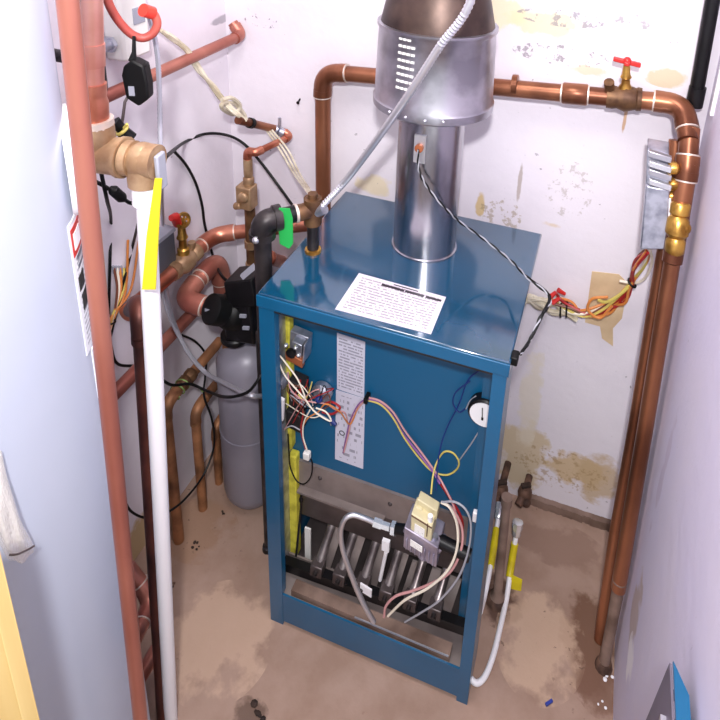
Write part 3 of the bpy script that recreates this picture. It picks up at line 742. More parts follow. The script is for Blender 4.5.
for i in range(6):
    P = [Y(u, v, .458)+Vector((0, random.uniform(-.008, .006), random.uniform(-.016, .016))) for u, v in ((505, 298), (525, 299), (540, 303), (552, 306), (565, 310), (578, 313))]
    wire('strand', P, .0055, 'clear_jacket', cb, 6, 7)

# ================================================================== boiler top left: tee, nipple, black elbow, relief tag
tt = thing('iron_supply_pipe', (tee.x, tee.y, BH), 'black iron pipe and elbow with bronze tee at the boiler top left', 'pipe')
nb = Vector((tee.x, tee.y, BH)); tee.x = tee.x
MB().cyl(nb, tee, .0115, n=14).build('nipple', 'black_iron', tt)
MB().lathe(nb, (0, 0, 1), [(.017, 0), (.016, .006), (.012, .007)], 14).build('collar', 'brass', tt)
eb = Z(262, 221, tee.z); tdir = (eb-tee).normalized()
dn = eb.copy(); dn.z = .70
tb = MB().cyl(tee+Vector((0, 0, -.030)), tee+Vector((0, 0, .026)), .0175).cyl(tee, tee+tdir*.03, .0165).cyl(tee, tee-tdir*.02, .014)
tb.cyl(tee+Vector((0, 0, .02)), tee+Vector((0, 0, .036)), .010, n=8)
tb.build('tee', 'bronze_dark', tt)
nl = lerp(eb, tee, .36)
MB().cyl(nl, tee+tdir*.030, .0165).build('nipple', 'black', tt)
MB().cyl(tee+tdir*.031, tee+tdir*.036, .0185).build('ring', 'solder', tt)
s, aa, e = arc(nl, eb, dn, .026)
em = MB().tube([nl]+aa+[e+Vector((0, 0, -.012))], .0215, 16).cyl(nl, nl+tdir*.014, .025).cyl(e+Vector((0, 0, -.004)), e+Vector((0, 0, -.018)), .025)
em.build('elbow', 'black_iron', tt)
MB().ball(e+Vector((.0, -.023, -.010)), .007).build('plug', 'steel', tt)
MB().cyl(e, dn, .0165).build('pipe', 'black_iron', tt)
g1 = tee+tdir*.042+Vector((0, -.026, .014)); g2 = g1+Vector((0, 0, -.058))
gt = MB().prism([g1+Vector((-.012, 0, .012)), g1+Vector((.010, 0, .016)), g1+Vector((.016, 0, -.004)), g2+Vector((.016, 0, 0)), g2+Vector((.008, 0, -.014)), g2+Vector((-.012, 0, -.008)), g2+Vector((-.014, 0, .03))], (0, .0016, 0))
tag(gt.build('plastic_tag', 'green_tag'), 'green plastic tag hung on the bronze tee at the boiler top', 'tag')

# water feed: thin copper, bronze valve
fw = thing('feed_valve', Y(250, 200, .36), 'small bronze feed valve on thin vertical copper behind the black elbow', 'valve')
fy = .345
f0 = Y(252, 262, fy); f1 = Y(252, 290, fy)
zf = Y(257, 153, fy).z
E0 = Vector((f0.x, fy, zf)); bk = Y(290, 130, YB-.025); bk.z = zf
run(fw, [Vector((f0.x, fy, zf-.055)), E0+Vector((0, 0, .0)), E0+Vector((.022, .0, .0)), bk, bk+Vector((-.02, .0, .012))], .0085, 'copper', R=.016, ring=False, fr=1.2)
vz = lambda v: Y(252, v, fy).z
MB().lathe((f0.x, fy, vz(186)), (0, 0, 1), [(.010, 0), (.013, .004), (.013, .02), (.010, .024), (.011, .03), (.011, vz(160)-vz(186))], 14).build('union', 'bronze', fw)
vb_ = MB().obox((f0.x-.004, fy-.004, vz(196)), (.020, 0, 0), (0, .017, 0), (0, 0, .030)).cyl((f0.x-.010, fy-.02, vz(203)), (f0.x-.028, fy-.02, vz(205)), .009)
vb_.lathe((f0.x-.002, fy-.020, vz(194)), (0, -1, 0), [(.014, 0), (.014, .006), (.008, .010)], 14)
vb_.build('valve_body', 'bronze', fw, bev=.005)
MB().cyl((f0.x, fy, 0), (f0.x, fy, vz(206)), .013).build('pipe', 'bronze_dark', fw)
for v in (240, 262): MB().cyl((f0.x, fy, vz(v)), (f0.x, fy, vz(v+7)), .0165, n=8).build('union_nut', 'bronze', fw)
# short pipe stub with collars in the gap
st = thing('copper_stub', Y(272, 258, .36), 'short copper stub with a collar sticking out of the wall left of the boiler top', 'pipe')
s0, s1 = Y(268, 258, .37), Y(283, 262, YB-.002)
MB().lathe(s0, s1-s0, [(.016, 0), (.020, .004), (.020, .018), (.016, .022), (.016, (s1-s0).length)], 16).build('pipe', 'copper', st)
MB().cyl(s0-(s1-s0).normalized()*.004, s0+(s1-s0).normalized()*.004, .013).build('plug', 'orange_fitting', st)

# clear cables with knot, dark red sleeve
ck = thing('clear_cable', X(200, 70, XL+.03), 'knotted clear jacketed cable drooping from the upper left wall', 'cable')
path = [(160, 31), (172, 36), (186, 50), (200, 68), (214, 88), (224, 102), (236, 114), (246, 122)]
dx = [.03, .04, .05, .06, .08, .10, .125, .14]
for i in range(3):
    P = [X(u, v, XL+o_)+Vector((random.uniform(-.004, .004), random.uniform(-.006, .006), random.uniform(-.004, .004))) for (u, v), o_ in zip(path, dx)]
    wire('strand', P, .0046, 'clear_jacket', ck, 8, 7)
kn = [(222, 100), (232, 98), (240, 106), (234, 114), (224, 110), (222, 104), (234, 104), (244, 114), (246, 122)]
wire('knot', [X(u, v, XL+.10+.004*(i % 3)) for i, (u, v) in enumerate(kn)], .0052, 'clear_jacket', ck, 8, 7)
s0 = X(238, 120, XL+.13); s1 = Y(275, 129, YB-.03)
sl = thing('copper_sleeve', s0, 'short reddish copper sleeve with black tape above the small bronze feed valve', 'pipe')
MB().cyl(s0, s1, .010).build('sleeve', 'copper_brown', sl)
MB().cyl(lerp(s0, s1, .28), lerp(s0, s1, .36), .0125).build('tape', 'rubber', sl)
MB().lathe(s1, bk-s1, [(.010, 0), (.013, .002), (.013, .010), (.009, .012), (.012, .014), (.012, .026), (.009, .028)], 12).cyl(s1+Vector((.014, -.002, .01)), s1+Vector((.016, -.004, .035)), .004, n=8).build('union', 'zinc', sl)
ts = thing('thin_wires', Y(290, 160, .40), 'thin clear wires running from the copper sleeve down to the bronze tee', 'wires')
for o_ in (0, 1, 2):
    wire('wire', [Y(266+o_*3, 130, .42), Y(280+o_*4, 150, .40), Y(294+o_*3, 174, .34), tee+Vector((-.006+o_*.004, .0, .03))], .0024, 'clear_jacket', ts, 8, 5)

# ================================================================== left wall piping
XP = XL+.035
up = thing('wall_pipe', X(180, 60, XP), 'straight reddish copper pipe high on the left wall, ending in a small elbow', 'pipe')
e1 = X(246, 33, XL+.055); e0 = X(100, 88, XL+.055); e0.z = e1.z; e1.y = min(e1.y, YB-.02)
run(up, [e0+(e0-e1)*.5, e1, e1+Vector((-.022, -.0, .028))], .0125, 'copper_red', R=.02, ring=False)
# supply run with gate valve
sv = thing('supply_pipe', X(190, 250, XP), 'copper pipe with red and brass handled valve, low on the left wall', 'pipe')
s0 = X(165, 279, XP); s1 = X(214, 229, XP); s1.y = min(s1.y, .40); s2 = Y(312, 224, .425)
s1.z = s0.z
dk_t = H(138, 300, .90)
run(sv, [s0+(s0-s1).normalized()*.12, s1, s2], .0175, 'copper', R=.05)
d = (s1-s0).normalized()
cen = X(184, 258, XP); cen.z = s0.z+(cen.y-s0.y)*0
cen = s0+d*((cen-s0).dot(d))
gv = MB().lathe(cen-d*.045, d, [(.021, 0), (.022, .014), (.018, .02), (.026, .035), (.026, .055), (.018, .07), (.022, .076), (.022, .09)], 16).cyl(cen+d*.03+Vector((.0, 0, .01)), cen+d*.03+Vector((0, 0, .034)), .009)
gvo = gv.build('gate_valve', 'bronze', sv)
MB().lathe(cen, (0, 0, 1), [(.014, .018), (.014, .036), (.010, .040), (.009, .06), (.013, .066), (.010, .074), (.008, .105)], 14).build('bonnet', 'brass', gvo)
ht = cen+Vector((0, 0, .108))
hm = MB().torus(ht+Vector((.006, 0, .004)), (.9, -.3, .3), .015, .0045, 18, 6)
for i in range(3):
    a = i*PI/3; x, y = frame_from(Vector((.9, -.3, .3))); dd = x*math.cos(a)+y*math.sin(a); hm.tube([ht+Vector((.006, 0, .004))-dd*.015, ht+Vector((.006, 0, .004))+dd*.015], .003, 6)
hm.build('hand_wheel', 'brass', gvo)
MB().tube([ht+Vector((-.004, -.006, -.004)), X(175, 217, XP), X(171, 218, XP)], [.010, .011, .007], 10).build('handle', 'red_paint', gvo)
for q in (s0+d*.03, s0+d*.16):
    MB().cyl(q, q+d*.004, .0195).build('solder_ring', 'solder', sv)
# loop from the pump flange
PY = .20
lp = thing('pump_loop', X(195, 290, XP), 'fat copper loop of elbows leading into the black circulator pump', 'pipe')
l0 = Y(212, 308, PY-.01); l1 = Y(181, 300, PY-.02); l2 = X(219, 260, l1.x-.0); 
l2 = Vector((l1.x-.005, l1.y+.17, l1.z+.012)); l3 = Y(223, 310, l2.y)
uv_fix = Y(219, 256, l1.y+.15); l2 = uv_fix; l3 = Y(223, 306, l2.y)
run(lp, [l0, l1, l2, l3], .0205, 'copper_red', R=.05, fr=1.14)
# two more horizontal runs on the left wall and three risers to the floor
w1 = thing('return_pipe', X(150, 360, XP), 'brown copper pipe crossing the left wall low down behind the white plastic pipe', 'pipe')
r0 = X(112, 396, XP); r1 = X(199, 314, XP); dd = (r1-r0).normalized(); dd.z = 0
MB().cyl(r0-dd*.12, r0+dd*((r1-r0).length+.02), .0145).build('pipe', 'copper_red', w1)
def riser(top_uv, corner_uv, foot_uv, r, mt, label, xoff):
    f = Z(*foot_uv, 0); xx = f.x
    c = X(*corner_uv, xx); c = Vector((xx, f.y, c.z))
    t = X(*top_uv, xx); t.z = c.z
    ro = thing('floor_riser', f, label, 'pipe', 'old copper risers by the left wall')
    run(ro, [t, c, f], r, mt, R=.03, ring=False, fr=1.12)
    return ro, t, c, f
ra, ta, ca, fa = riser((220, 342), (171, 398), (179, 540), .0125, 'copper_old', 'nearest of the three old copper risers along the left wall', 0)
rb_, tb_, cb_, fb_ = riser((232, 376), (197, 408), (203, 508), .0115, 'copper_old', 'middle one of the three old copper risers along the left wall', 0)
rc, tc_, cc, fc = riser((236, 408), (217, 424), (219, 482), .0105, 'copper_old', 'farthest of the three old copper risers, beside the grey expansion tank', 0)
d = (ta-ca).normalized()
MB().lathe(ca+d*.055, d, [(.014, 0), (.0165, .003), (.0165, .02), (.014, .023), (.0165, .028), (.0165, .042), (.014, .045)], 8).build('union_nut', 'bronze_dark', ra)

# circulator pump
pu = thing('circulator_pump', Y(238, 320, PY), 'black circulator pump on the copper piping left of the boiler', 'pump')
c = Y(238, 312, PY); ax = (Y(213, 309, PY-.05)-c).normalized()
c_end = Y(211, 309, PY-.055)
MB().lathe(c_end, -ax, [(.026, -.004), (.033, 0), (.034, .03), (.030, .034), (.036, .04), (.040, .05), (.040, .10)], 24).build('motor', 'rubber', pu, label='ribbed black motor end')
MB().obox(c_end+ax*.005+Vector((0, 0, -.006)), Vector((.010, 0, 0)), ax*.0015, Vector((0, 0, .004))).build('nameplate', 'grey_plastic', pu)
MB().obox(c+Vector((.016, .01, .0)), (.040, 0, .006), (0, .04, 0), (-.006, 0, .058)).build('body', 'black', pu, bev=.008)
tb2 = MB().obox(Y(246, 290, PY)+Vector((.004, 0, .012)), (.036, 0, .014), (0, .032, 0), (-.004, 0, .034)); tb2.build('terminal_box', 'black', pu, bev=.004)
q = [Y(240, 276, PY-.02), Y(253, 265, PY-.02), Y(255, 270, PY-.03), Y(243, 280, PY-.03)]
MB().prism(q, (0, .003, .003)).build('sticker', 'grey_plastic', pu)
for u, v in ((243, 316), (246, 328)):
    MB().obox(Y(u, v, PY-.045), (.008, 0, .002), (0, .002, 0), (0, 0, .004)).build('marking', 'grey_plastic', pu)
MB().lathe(c+Vector((-.01, .0, -.06)), (0, 0, -1), [(.03, 0), (.034, .004), (.034, .014), (.02, .016), (.018, .03)], 16).build('flange', 'black', pu)
pd = thing('pump_outlet', Y(228, 350, PY), 'short copper pipe dropping from under the black pump behind the grey tank', 'pipe')
MB().cyl(Y(228, 342, PY+.02), Y(228, 420, PY+.04), .0135).build('pipe', 'copper_old', pd)

# grey expansion tank
tk = Z(244, 484, 0); tr_ = .072; le = X(224, 430, 0)
tkx = Y(225, 430, .235).x+tr_
et = thing('expansion_tank', (tkx, .24, 0), 'dark grey steel expansion tank standing behind the boiler on its left side', 'tank')
ztop = Y(240, 345, .24).z
MB().lathe((tkx, .24, 0), (0, 0, 1), [(.03, .012), (.058, .02), (tr_-.003, .04), (tr_, .06), (tr_, ztop-.03), (tr_-.006, ztop-.012), (.05, ztop+.012), (.02, ztop+.022), (.016, ztop+.05)], 32).build('shell', 'tank_grey', et)
MB().torus((tkx, .24, ztop*.52), (0, 0, 1), tr_, .002, 32, 6).build('weld_seam', 'tank_grey', et)
MB().lathe((tkx, .24, 0), (0, 0, 1), [(.04, 0), (.04, .016)], 20).build('base', 'dark_metal', et)
ip = thing('iron_drop_pipe', Y(262, 420, .16), 'thin black iron pipe dropping to the floor between grey tank and boiler', 'pipe')
bx = Y(263, 420, .13)
MB().cyl((bx.x, .13, 0), (bx.x, .13, .66), .0085).build('pipe', 'black_iron', ip)
MB().lathe((bx.x, .13, 0), (0, 0, 1), [(.014, 0), (.013, .012), (.009, .014)], 12).build('flange', 'black_iron', ip)

nl_ = Y(300, 99, YB)
tag(MB().cyl(nl_, nl_+Vector((.002, -.014, -.004)), .0022, n=8).cyl(nl_+Vector((.002, -.014, -.004)), nl_+Vector((.002, -.016, -.004)), .004, n=10).build('nail', 'rubber'), 'small black nail in the back wall left of the vertical copper pipe', 'nail')

# ================================================================== white water heater in the left foreground
TC = Vector((-.177, -.409, 0)); TR = .165
wh = thing('water_heater', TC, 'large white cylindrical water heater filling the left edge of the picture', 'water heater')
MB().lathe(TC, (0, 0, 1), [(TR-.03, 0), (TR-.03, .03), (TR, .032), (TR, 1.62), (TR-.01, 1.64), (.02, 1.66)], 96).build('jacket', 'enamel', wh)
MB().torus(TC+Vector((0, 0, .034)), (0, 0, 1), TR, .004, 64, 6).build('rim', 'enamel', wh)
tdx = math.atan2(.648, .762)
def on_tank(u, v, out=.0):
    d = ray(u, v); o = CAM-TC
    a = d.x*d.x+d.y*d.y; b = 2*(o.x*d.x+o.y*d.y); c = o.x*o.x+o.y*o.y-(TR+out)**2
    q = b*b-4*a*c
    t = (-b-math.sqrt(max(q, 0)))/(2*a); return CAM+d*t
def tank_patch(name, a0, a1, z0, z1, mt, parent, k=14, out=.0012, label=None):
    m = MB(); m.uv = {}
    for i in range(k+1):
        a = a0+(a1-a0)*i/k
        for j, (rr, z) in enumerate(((TR+out, z0), (TR+out, z1), (TR-.001, z0), (TR-.001, z1))):
            m.v.append(TC+Vector((rr*math.cos(a), rr*math.sin(a), z))); m.uv[len(m.v)-1] = (i/k, (z-z0)/(z1-z0))
    for i in range(k):
        b = i*4; n = b+4
        m.f += [(b, b+1, n+1, n), (b+2, n+2, n+3, b+3), (b+1, b+3, n+3, n+1), (b, n, n+2, b+2)]
    m.f += [(0, 2, 3, 1), (k*4, k*4+1, k*4+3, k*4+2)]
    return m.build(name, mt, parent, label=label)
pa = on_tank(70, 216); pb = on_tank(91, 352)
ang = lambda p: math.atan2(p.y-TC.y, p.x-TC.x)
a_l = ang(on_tank(72, 260)); a_r = a_l+.75
z_t = on_tank(70, 222).z; z_b = on_tank(86, 357).z
lb = tank_patch('warning_label', a_l, a_r, z_b, z_t, 'label_tank', wh, label='white printed warning label')
tank_patch('red_heading', a_l+.02, a_r-.02, z_t-.045, z_t-.008, 'red_paint', lb, out=.0018)
tank_patch('heading_box', a_l+.05, a_l+.20, z_t-.038, z_t-.016, 'white_plastic', lb, out=.0024, k=3)
tank_patch('heading_box', a_l+.25, a_l+.45, z_t-.038, z_t-.016, 'white_plastic', lb, out=.0024, k=3)
tank_patch('picture', a_l+.04, a_l+.16, z_t-.095, z_t-.075, 'soot_shade_black', lb, out=.0018, k=3)
tank_patch('picture', a_l+.06, a_l+.30, z_t-.125, z_t-.102, 'soot_shade_black', lb, out=.0018, k=3)
a2 = a_l+.10; tank_patch('lower_label', a2, a2+.6, on_tank(95, 408).z, z_b-.006, 'label_tank', wh)

# relief valve on the tank's side: escutcheon, tee, elbow, white drop pipe
zt = H(78, 158, .80).z
VD = Vector((.30, .95, 0)).normalized()
TV = Vector((-.083, -.298, zt))
rv = thing('relief_valve', TV, 'big bronze tee and elbow on the side of the white tank, feeding the white pipe', 'valve')
MB().lathe(TC+Vector((0, 0, zt))+Vector((.648, .762, 0))*(TR-.006), (.648, .762, 0), [(.068, 0), (.068, .010), (.056, .018), (.03, .018)], 32).build('escutcheon', 'white_plastic', rv)
t1 = Z(99, 154, zt); t2 = Z(143, 160, zt)
dv = (t2-t1).normalized()
tb = MB().cyl(t1-dv*.042, t1+dv*.030, .0235, n=24).cyl(t1, t1+Vector((0, 0, .040)), .0215, n=20).lathe(t1+dv*.030, dv, [(.026, 0), (.026, .006)], 20)
tb.build('tee', 'bronze', rv)
eb2 = MB().cyl(t1+dv*.034, t2-dv*.004, .0185, n=20).lathe(t1+dv*.037, dv, [(.0225, 0), (.0225, .010)], 20).ball(t2, .0225).cyl(t2, t2+Vector((0, 0, -.032)), .0205, n=20).cyl(t2, t2+dv*.019, .0215, n=20)
eb2.build('elbow', 'bronze', rv)
MB().cyl(t1+Vector((0, 0, .039)), t1+Vector((0, 0, .048)), .0215, n=18).build('solder_ring', 'solder', rv)
wp = thing('drop_pipe', (t2.x, t2.y, 0), 'white plastic pipe dropping straight from the bronze elbow, its yellow tag at the top', 'pipe')
wt = t2+Vector((0, 0, -.030)); wf = Z(171, 722, .0)
MB().cyl(wf, wt, .0122, n=20).build('pipe', 'white_plastic', wp)
ad = (wt-wf).normalized(); MB().cyl(wt-ad*.030, wt, .0165, n=20).build('collar', 'white_plastic', wp)
yd = MB()
yr = (wt-CAM).xy.length-.026; ya, yb = H(157, 178, yr), H(150, 289, yr)
tv = (ya-yb)
sx_ = R2*.0085
yd.prism([ya-sx_*.2, ya+sx_*.75, lerp(ya, yb, .5)+sx_*.8, yb+sx_*.9, yb-sx_*1.1, lerp(ya, yb, .5)-sx_*.9], -FW*.0022)
tag(yd.build('paper_tag', 'yellow_tag'), 'long yellow paper tag hanging against the white drop pipe', 'tag')
ca_ = t2+dv*.0225
tag(MB().obox(ca_+Vector((0, 0, -.012)), dv*.003, dv.cross(Vector((0, 0, 1)))*.009, Vector((0, 0, .024))).build('plastic_clip', 'grey_plastic', bev=.002), 'pale blue grey plastic clip at the end of the bronze elbow', 'clip')

# copper riser into the tee and the long pipe in front
cr = thing('tank_riser', t1+Vector((0, 0, .05)), 'shiny pinkish copper pipe standing on the bronze tee beside the white tank', 'pipe')
top = H(91, -40, (t1-CAM).xy.length-.01)
b0 = t1+Vector((0, 0, .046))
MB().cyl(b0, b0+(top-b0)*((HT-b0.z)/(top.z-b0.z)), .0118, n=18).build('pipe', 'copper_pink', cr)
dd = (top-b0).normalized()
MB().lathe(b0, dd, [(.0165, 0), (.0160, .024), (.0138, .030), (.0142, .034), (.0142, .048)], 18).build('adapter', 'copper', cr)
for q in (.07, .165): MB().cyl(b0+dd*q, b0+dd*(q+.028), .0132, n=18).build('coupling', 'copper_pink', cr)
fp = thing('front_pipe', Vector((.03, -.44, 0)), 'long reddish copper pipe running the height of the picture beside the white tank', 'pipe')
fb0, fb1 = H(142, 735, .63), H(65, -25, .60); fb0 = fb1+(fb0-fb1)*(fb1.z/(fb1.z-fb0.z)); fb0.z = .001; fb1 = fb0+(fb1-fb0)*(HT/fb1.z)
MB().cyl(fb0, fb1, .0092, n=18).build('pipe', 'copper_red', fp)

# dark copper drop behind the white pipe, with its low branches
dk = thing('dark_pipe', Z(163, 722, 0), 'dark brown copper pipe just behind the white drop pipe', 'pipe')
k1 = H(139, 302, .905); k0 = Z(164, 724, 0)
k2 = s_end = X(160, 285, XP)
run(dk, [k0, k1, lerp(k1, s0+(s0-s1).normalized()*.12, .6)], .0125, 'copper_dark', R=.03, ring=False)
for a_, b_, c_, lab in (((128, 568), (153, 600), (134, 640), 0), ((162, 640), (160, 640), (134, 688), 1)):
    pp_ = thing('floor_elbow', H(*b_, .95), ('reddish copper elbow low behind the long front pipe, upper of the two', 'reddish copper branch low behind the long front pipe, lower of the two')[lab], 'pipe', 'low copper branches')
    if lab == 0: run(pp_, [H(*a_, .99), H(*b_, .95), H(*c_, .89)], .0145, 'copper_red', R=.03)
    else: run(pp_, [H(*a_, .93), H(*c_, .87)], .0135, 'copper_red')

# ------------------------------------------------------------------ electrical things on the left wall
jb = thing('junction_box', X(142, 30, XL), 'pale plastic control box high on the left wall behind the red hose', 'box')
p = [X(*q, XL+.045) for q in ((122, -20), (158, -20), (150, 62), (124, 60))]
za, zb = X(140, -30, XL+.045).z, X(138, 58, XL+.045).z
ya_, yb_ = X(122, 30, XL+.045).y, X(150, 30, XL+.045).y
MB().box((XL, ya_, zb), (XL+.045, yb_, za)).build('case', 'pale_plastic', jb, bev=.006)
sz0, sz1 = X(138, 24, XL+.046).z, X(138, 7, XL+.046).z
MB().box((XL+.043, ya_+.030, sz0), (XL+.047, yb_-.012, sz1)).build('display', 'grey_plastic', jb, bev=.001)
MB().cyl((XL+.02, ya_-.028, zb+.035), (XL+.02, ya_, zb+.035), .011).cyl((XL+.02, ya_-.012, zb+.035), (XL+.02, ya_-.004, zb+.035), .016, n=6).build('connector', 'zinc', jb)
sw_ = thing('switch_plate', X(108, 25, XL), 'narrow white plate with pale blue edge, left of the pale control box', 'box')
MB().box((XL, X(104, 20, XL).y, X(108, 48, XL).z), (XL+.03, X(113, 20, XL).y, X(108, -20, XL).z)).build('plate', 'white_plastic', sw_, bev=.003)
MB().box((XL+.029, X(107, 20, XL).y, X(108, 38, XL).z), (XL+.032, X(110, 20, XL).y, X(108, 12, XL).z)).build('rocker', 'wire_grey', sw_)
vs = thing('black_valve', H(84, 50, .93), 'black valve body and dark fittings half hidden between two copper pipes at top left', 'valve')
MB().cyl(H(82, -30, .93), H(84, 100, .93), .012).cyl(H(83, 60, .93), Vector((XL, H(83, 60, .93).y, H(83, 60, .93).z)), .009).build('stem', 'black_iron', vs)
MB().lathe(H(82, 20, .93), (0, 0, -1), [(.012, 0), (.02, .006), (.02, .028), (.012, .034), (.012, .05), (.022, .056), (.022, .10), (.014, .11)], 14).build('body', 'rubber', vs)
hs = thing('red_hose', H(125, 25, .96), 'salmon red rubber hose hooked in a loop at the top left', 'hose')
hp = [(104, -14), (109, 4), (118, 20), (130, 33), (142, 38), (152, 34), (157, 25), (155, 16), (150, 11)]
P = spline([H(u, v, .95) for u, v in hp], 8)
MB().tube(P, .0062, 12).build('hose', 'red_rubber', hs)
MB().cyl(P[-1]-(P[-1]-P[-3]).normalized()*.004, P[-1]+(H(143, 10, .94)-P[-1]), .0095).build('cap', 'red_bright', hs)
bx = thing('plug_transformer', H(137, 80, .93), 'black plastic box with wedge end hanging on a thin wire below the red hose', 'box')
c_ = H(137, 82, .93)
yy = (Vector((FW.x, FW.y, 0))).normalized(); xx = Vector((yy.y, -yy.x, 0))
oc = [(-.013, .026), (.0, .036), (.016, .028), (.019, .0), (.018, -.022), (.003, -.034), (-.014, -.022), (-.017, .012)]
MB().prism([c_+xx*a-yy*.010+Vector((0, 0, b)) for a, b in oc], yy*.022).build('case', 'rubber', bx, bev=.003)
MB().obox(c_-yy*.0105+xx*(-.004)+Vector((0, 0, -.010)), xx*.004, yy*.0008, Vector((0, 0, .007))).build('marking', 'grey_plastic', bx)
MB().tube([c_+xx*-.003+Vector((0, 0, .032)), H(134, 52, .93), H(134, 36, .935)], [.006, .003, .0022], 8).build('cord', 'rubber', bx)
MB().tube([c_+xx*-.012+Vector((0, 0, -.018)), H(125, 102, .93), H(121, 132, .93), H(118, 142, .93)], .0022, 7).build('cord', 'dark_metal', bx)
pg = thing('cord_plug', H(120, 134, .92), 'black plugs tied with a yellow twist above the bronze tee', 'plug')
MB().tube([H(114, 122, .93), H(121, 128, .93), H(131, 138, .93)], [.0095, .0075, .0095], 12).build('body', 'rubber', pg)
MB().torus(H(122, 130, .925), H(131, 138, .93)-H(114, 122, .93), .009, .0025, 14, 6).tube([H(124, 128, .915), H(127, 124, .91)], .002, 6).build('twist_tie', 'wire_yellow', pg)
ac = thing('grey_conduit', X(160, 110, XL+.06), 'thin grey armoured conduit hanging down behind the black box', 'conduit')
MB().tube(spline([H(146, 8, 1.0), H(152, 26, 1.0), H(157, 52, 1.0), H(159, 80, 1.0), H(160, 120, 1.0), H(161, 182, 1.0), X(163, 225, XL+.03)], 22), .0036, 8, ridge=.14).build('armor', 'armor', ac)
gc_ = thing('grey_cable', X(170, 300, XL+.05), 'two grey cables curving down from behind the yellow tag to the grey tank', 'cable')
for o_, mt in ((0, 'wire_grey'), (1, 'armor')):
    wire('cable', [X(160+o_*5, 282, XL+.02), X(165+o_*4, 305, XL+.03), X(174+o_*2, 328, XL+.05), X(188, 352, XL+.09), X(205, 372, XL+.13), Y(226, 384, .10), Y(250, 395, .06), Y(266, 396, .10)], (.0030, .0050)[o_], mt, gc_)
k_ = thing('black_cable', X(205, 160, XL+.02), 'black cable arching over the left wall from the pale clip to the black elbow', 'cable')
wire('cable', [H(164, 160, .98), H(169, 154, 1.02), X(185, 142, XL+.015), X(205, 134, XL+.012), X(226, 135, XL+.04), Y(244, 144, .40), Y(262, 164, .41), Y(280, 188, .40), Y(297, 212, .36)], .0036, 'rubber', k_)
k2_ = thing('black_cable', X(195, 190, XL+.01), 'black cable falling down the left wall past the gate valve to the pump', 'cable')
wire('cable', [X(173, 150, XL+.012), X(186, 165, XL+.008), X(196, 184, XL+.008), X(202, 205, XL+.008), X(205, 226, XL+.008), X(213, 256, XL+.008), Y(222, 276, .25), Y(236, 286, .22)], .0034, 'rubber', k2_)
k3 = thing('black_cable', X(108, 300, XL+.01), 'thin black cable dropping the left wall beside the orange wires', 'cable')
wire('cable', [H(101, 172, .94), H(107, 200, .98), X(111, 220, XL+.006), X(110, 262, XL+.006), X(109, 320, XL+.006), X(112, 350, XL+.006), X(118, 364, XL+.006), X(135, 366, XL+.01)], .003, 'rubber', k3)
k4 = thing('black_cable', X(120, 195, XL+.03), 'black cable with inline plug running under the bronze tee', 'cable')
wire('cable', [H(88, 178, .95), H(104, 186, .95), H(116, 194, .95), H(128, 202, .97), H(140, 210, 1.0), X(134, 240, XL+.012), X(124, 280, XL+.01), X(112, 330, XL+.01), X(108, 345, XL+.02)], .003, 'rubber', k4)
MB().tube([H(110, 188, .945), H(113, 190, .945), H(122, 198, .95), H(125, 200, .95)], [.004, .008, .008, .004], 10).build('inline_plug', 'rubber', k4)
ow = thing('orange_wires', X(120, 285, XL+.02), 'fan of orange and yellow wires on the left wall behind the long copper pipe', 'wires')
for i, (u, mt) in enumerate(((136, 'wire_orange'), (124, 'wire_yellow'), (120, 'wire_orange'), (117, 'wire_white'), (114, 'wire_brown'), (128, 'wire_orange'))):
    wire('wire', [X(u+(3 if i == 0 else 0), 240 if i in (0, 5) else 268, XL+.004), X(lerp((u, 0, 0), (112, 0, 0), .4).x+4, 290, XL+.012), X(111+i*.6, 318, XL+.012), X(107-i*.5, 348, XL+.016)], .0026, mt, ow)
MB().torus(X(111, 322, XL+.014), (0, .2, 1), .008, .002, 14, 6).build('cable_tie', 'rubber', ow)
wm = MB(); 
for i in range(4): wm.tube([X(113+i*2.6, 266, XL+.003), X(114+i*2.6, 273, XL+.003)], .003, 6)
wm.build('anchor', 'grey_plastic', ow)
gb = thing('grey_box', X(168, 250, XL), 'small dark grey box on the left wall behind the gate valve', 'box')
y0_, y1_ = X(156, 250, XL+.03).y, X(176, 250, XL+.03).y
MB().box((XL, y0_, X(168, 268, XL+.03).z), (XL+.03, y1_, X(168, 236, XL+.03).z)).build('case', 'dark_grey_box', gb, bev=.003)
MB().box((XL, y0_-.002, X(168, 236, XL+.03).z), (XL+.032, y1_+.002, X(168, 232, XL+.03).z)).build('lid', 'grey_plastic', gb)
k5 = thing('black_cable', X(190, 390, XL+.05), 'black cable sagging across the low left pipes to the boiler side', 'cable')
wire('cable', [X(160, 378, XL+.06), X(172, 385, XL+.08), X(190, 384, XL+.10), X(205, 390, XL+.13), Y(225, 397, .06), Y(246, 393, .05), Y(258, 380, .06), Y(268, 362, .09)], .0032, 'rubber', k5)
k6 = thing('black_cable', X(215, 430, XL+.06), 'thin black cable hanging in a long loop past the old risers to the floor', 'cable')
wire('cable', [X(182, 335, XL+.03), X(196, 342, XL+.04), X(206, 356, XL+.05), X(205, 378, XL+.06), X(204, 396, XL+.10), X(212, 420, XL+.115), X(214, 446, XL+.115), X(204, 474, XL+.115), X(186, 498, XL+.115), X(168, 512, XL+.10), X(148, 518, XL+.07), X(132, 512, XL+.05), X(124, 500, XL+.04)], .0026, 'rubber', k6)
k7 = thing('green_wire', X(192, 378, XL+.1), 'thin green wire twisted round the low copper pipe above the first riser', 'wires')
ax_ = (ta-ca).normalized(); x_, y_ = frame_from(ax_)
P = [ca+ax_*(.03+.0025*i)+(x_*math.cos(i*.9)+y_*math.sin(i*.9))*.0155 for i in range(18)]
P += [P[-1]+Vector((.02, .02, -.02)), P[-1]+Vector((.04, .03, -.05))]
wire('wire', P, .0018, 'wire_green', k7, 3, 5)

